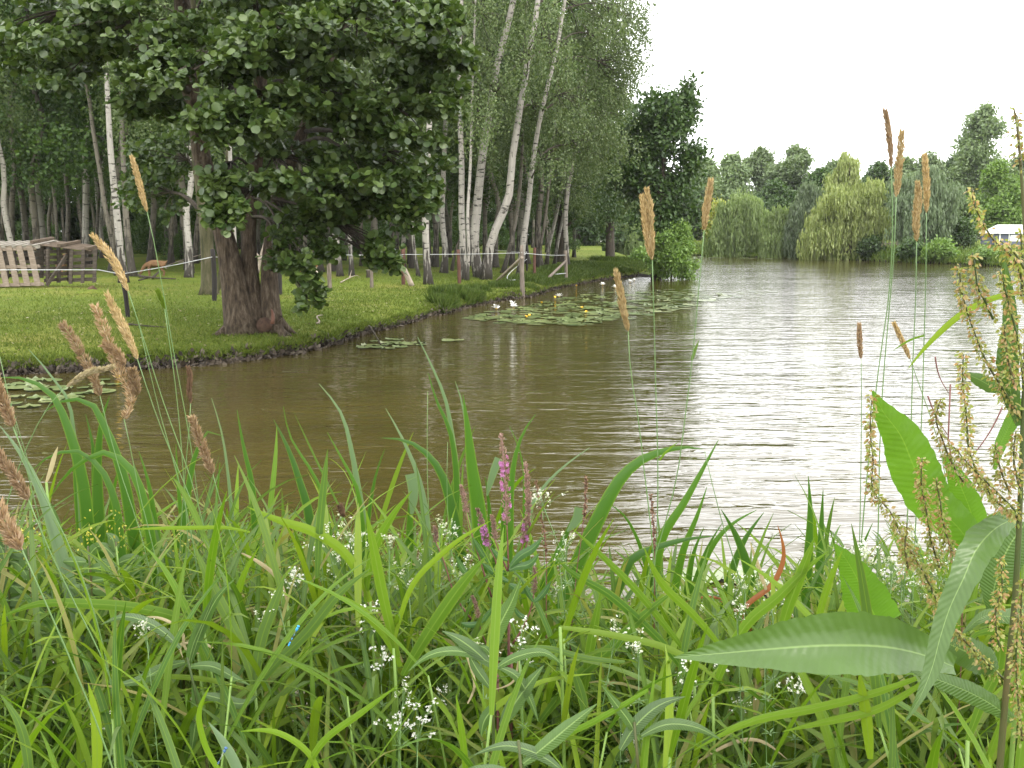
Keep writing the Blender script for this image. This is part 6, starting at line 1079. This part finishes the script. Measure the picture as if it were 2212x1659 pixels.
for k, (px, py) in enumerate(bspots):
    dep = (R.uniform(1.9, 2.3) if py < 1290 else R.uniform(1.55, 1.9)); p = P(px, py, dep); g_ = ground_pt(p); o = protoB[k % 5]; s = R.uniform(.6, .85)
    sz = (s, s, (p.z - g_.z + .02) / .9) if False else (s, s, s); rot = (R.gauss(0, .1), R.gauss(0, .1), R.uniform(0, 6.28))
    if not ub[k % 5]: o.location = p; o.rotation_euler = rot; o.scale = sz; ub[k % 5] = True
    else: dup(o, p, rot, sz)

# --- the large dock at the right
dep = 1.25; gD = ground_pt(P(2200, 1600, dep)); dk = empty('dock_plant', gD, 'large dock with rusty seed stalks and long grey-green leaves at the right edge', 'dock'); bD = np.array(gD)
def dleaf(pts, wd, mat='dock', wave=.05, n=60, dd=0.0, side=None, fold=.12, nw=11):
    q = [P(a[0], a[1], dep + dd + (a[2] if len(a) > 2 else 0)) for a in pts]; V, F, uv = ribbon(q, [w_ * (dep + dd) / FPX for w_ in wd], side, fold, n, wave=wave, nw=nw, rag=.055); link('leaf', mk_mesh('leaf', V - bD, F, M[mat], uv=uv), dk)
dleaf([(1455, 1420, -.08), (1550, 1412, -.06), (1640, 1404, -.03), (1808, 1394, 0), (1930, 1400, .03), (2010, 1420, .05), (2060, 1440, .06)], [2, 52, 88, 128, 146, 134, 96, 44], 'dock', .018, 90, side=(0.05, .62, 1), fold=-.42)
dleaf([(1954, 1561, -.06), (1988, 1505, -.06), (2014, 1441, -.05), (2031, 1377, -.04), (2052, 1313, -.03), (2082, 1248, -.02), (2108, 1189, 0), (2151, 1141, .02), (2206, 1116, .04)], [3, 18, 36, 44, 50, 58, 70, 76, 50, 12], 'dock', .09, 50, side=None, fold=-.25)
dleaf([(1967, 1450), (2044, 1475), (2129, 1514), (2190, 1556)], [3, 34, 50, 46, 20], 'dock', .09, 34)
dleaf([(2035, 1385, .1), (2070, 1400, .1), (2110, 1420, .1), (2150, 1450, .05)], [40, 78, 74, 20], 'dock', .12, 24, .05)
dleaf([(1885, 844), (1905, 885), (1945, 940), (1975, 1010), (2010, 1080), (2070, 1140), (2112, 1195)], [4, 52, 88, 108, 104, 92, 84, 50], 'dock_lit', .06, 46, .35, fold=.15)
dleaf([(2040, 985), (2070, 1040), (2095, 1100), (2115, 1190)], [10, 52, 64, 50], 'dock_lit', .06, 24, .38)
dleaf([(1802, 1174), (1838, 1225), (1870, 1290), (1900, 1350)], [3, 62, 104, 110], 'dock_lit', .04, 26, .5)
dleaf([(2087, 808), (2117, 821), (2140, 834), (2168, 848)], [8, 30, 32, 8], 'dock', .06, 20, .1)
dleaf([(2169, 565), (2179, 640), (2182, 700), (2176, 769), (2182, 840), (2200, 920)], [8, 24, 34, 46, 40, 10], 'dock', .08, 34, .0)
dleaf([(2204, 860), (2185, 910), (2160, 965), (2149, 1015)], [24, 30, 26, 6], 'dock_lit', .05, 24, .05)
dleaf([(2075, 1205), (2110, 1160), (2150, 1120), (2195, 1105)], [6, 26, 28, 8], 'reed', .05, 20, .1)
dleaf([(2215, 1130), (2180, 1180), (2150, 1260), (2140, 1330)], [60, 90, 70, 10], 'dock', .06, 24, .2)
dleaf([(2235, 1300), (2190, 1330), (2130, 1330), (2080, 1370)], [30, 36, 26, 5], 'dock', .06, 20, .15)
V, F = tube(crom([gD, P(2176, 1462, dep), P(2192, 1300, dep), P(2202, 1120, dep), P(2210, 900, dep), P(2218, 650, dep), P(2208, 400, dep), P(2196, 250, dep)], 40), [.0065, .0058, .005, .0042, .0034, .0026, .0015], 9); link('stem', mk_mesh('stem', V - bD, F, M['dock_stem']), dk)
def panicle(pts, dd=0.0, r0=.0016, r1=.0008, dens=1.0, cw=19, label=None):
    d_ = dep + dd; c = crom([P(a, b, d_) for a, b in pts], 40); V, F = tube(c, [r1, r0], 5); pbr = link('branch', mk_mesh('branch', V - bD, F, M['dock_stem']), dk); Ln = np.linalg.norm(np.diff(c, axis=0), axis=1).sum(); k_ = d_ / FPX
    nw = max(3, int(Ln / (19 * k_))); A = Acc()
    for q in range(nw):
        t = (q + .5) / nw; p = c[int(t * 39)]; n = int(R.uniform(20, 38) * dens); r = rdir(n); r[:, 2] -= .25; A.add(*leaves(T_OVAL, p + r * (cw * k_ * rng.uniform(.15, 1.0, (n, 1))) * (.55 + .5 * t), r + [0, 0, -.5], rdir(n), 10.5 * k_ * rng.uniform(.7, 1.2, n)))
    s_ = A.build('seed_whorls', M['seed'], pbr, origin=bD); s_['kind'] = 'stuff'
for pts, dd in [([(2071, 572), (2078, 630), (2095, 690), (2113, 740), (2135, 790), (2166, 840), (2200, 900)], .0), ([(2100, 545), (2108, 590), (2112, 620), (2130, 655), (2145, 690)], .02), ([(2160, 585), (2170, 620), (2180, 660), (2200, 740), (2210, 820)], -.02),
                ([(2081, 765), (2080, 830), (2088, 900), (2092, 965), (2110, 1020), (2150, 1080), (2200, 1120)], .0), ([(2032, 863), (2022, 905), (2036, 950), (2056, 1000), (2080, 1040)], .03), ([(1884, 853), (1880, 930), (1886, 1000), (1884, 1056), (1924, 1107), (1950, 1163), (2001, 1248), (2040, 1330), (2130, 1430), (2172, 1470)], .12),
                ([(1992, 990), (1990, 1040), (2000, 1100), (2010, 1160), (2030, 1230)], .1), ([(2022, 1035), (2030, 1080), (2040, 1140), (2060, 1200)], .08), ([(2060, 965), (2090, 1000), (2130, 1040), (2165, 1075), (2200, 1110)], -.02), ([(2190, 232), (2196, 270), (2200, 310), (2206, 360)], -.1), ([(2100, 405), (2104, 440), (2120, 475), (2140, 510), (2190, 560), (2214, 640)], -.08), ([(2160, 520), (2190, 545), (2212, 580)], -.1), ([(2205, 500), (2208, 560), (2206, 640)], -.05), ([(2170, 700), (2175, 760), (2190, 830)], -.04),
                ([(2160, 1205), (2165, 1260), (2150, 1330), (2160, 1400)], .1), ([(2195, 930), (2190, 990), (2205, 1060)], -.03), ([(2200, 1330), (2195, 1420), (2200, 1520), (2208, 1600)], -.06), ([(2212, 1250), (2205, 1320), (2210, 1400)], -.05), ([(1960, 1130), (1955, 1180), (1962, 1230)], .1), ([(2150, 960), (2160, 1010), (2180, 1060)], 0)]:
    panicle(pts, dd, dens=1.0 if dd > -.05 else .8)
# dark dry twig beside the dock
sticks('dry_herb', ground_pt(P(2060, 1100, 1.9)), [[P(2053, 830, 1.9), P(2054, 880, 1.9), P(2058, 920, 1.9), P(2049, 942, 1.9), P(2062, 1000, 1.9), P(2068, 1060, 1.9), ground_pt(P(2070, 1100, 1.9))], [P(2004, 855, 1.9), P(2025, 905, 1.9), P(2049, 942, 1.9)], [P(2165, 880, 1.9), P(2140, 930, 1.9), P(2100, 985, 1.9), P(2066, 1020, 1.9)], [P(2020, 770, 1.9), P(2028, 810, 1.9), P(2050, 850, 1.9)]], .0016, M['red_stem'], 'dark purplish dry branching stem in front of the bright water', 'dry stem')

# --- damselflies resting on reed leaves
def damsel(px, py, qx, qy, dep, mat, label):
    a = np.array(P(px, py, dep)); b = np.array(P(qx, qy, dep)); o = empty('damselfly', a, label, 'damselfly'); c = crom([a - a, b - a], 20)
    for k in range(8):
        s = c[k * 2 + 2: k * 2 + 5]
        if len(s) > 1: V, F = tube(s, .0010 if k < 7 else .0013, 6); link('abdomen_segment', mk_mesh('abdomen_segment', V, F, mat if k % 2 == 0 or k == 7 else M['post_dark']), o)
    V, F = tube(c[0:4], [.0016, .0021, .0015], 8); link('thorax', mk_mesh('thorax', V, F, mat), o); u = norm(c[0] - c[5]); V, F = tube([c[0] + u * .002, c[0] + u * .0035], .0022, 8); link('head', mk_mesh('head', V, F, mat), o)
    for s in (-1, 1):
        V, F, uv = ribbon([c[2] + [0, -.003, .001], c[8] + [.001 * s, -.005, .002 * s], c[15] + [.0015 * s, -.005, .003 * s]], [.001, .0045, .0035, .001], None, 0, 8); link('wing', mk_mesh('wing', V, F, M['wing']), o)
M['blue'] = plain('damselfly_blue', (0.03, 0.32, 0.75), .35); M['dkblue'] = plain('damselfly_dark_blue', (0.04, 0.10, 0.22), .35); M['wing'] = leafmat('insect_wing', [(0.3, 0.36, 0.3), (0.35, 0.4, 0.33)], .7, rough=.2)
damsel(643, 1356, 622, 1397, 1.62, M['blue'], 'bright blue damselfly resting on a reed leaf left of centre'); damsel(486, 1620, 470, 1652, 1.25, M['dkblue'], 'dark blue damselfly low among the leaves at the bottom left')

# ---------------------------------------------------------------- haze volume added to lighten the far trees, like sky glow
hz = bpy.data.materials.new('haze_air'); hz.use_nodes = True; nt = hz.node_tree; nt.nodes.clear()
pv = nt.nodes.new('ShaderNodeVolumePrincipled'); pv.inputs['Color'].default_value = (0.97, 0.98, 1.0, 1); pv.inputs['Density'].default_value = 0.00018; pv.inputs['Anisotropy'].default_value = 0.2
oo = nt.nodes.new('ShaderNodeOutputMaterial'); nt.links.new(pv.outputs[0], oo.inputs['Volume'])
V, F = box((0, 60, 14), (1700, 1800, 32)); tag(link('haze', mk_mesh('haze', V, F, hz, False)), kind='stuff')
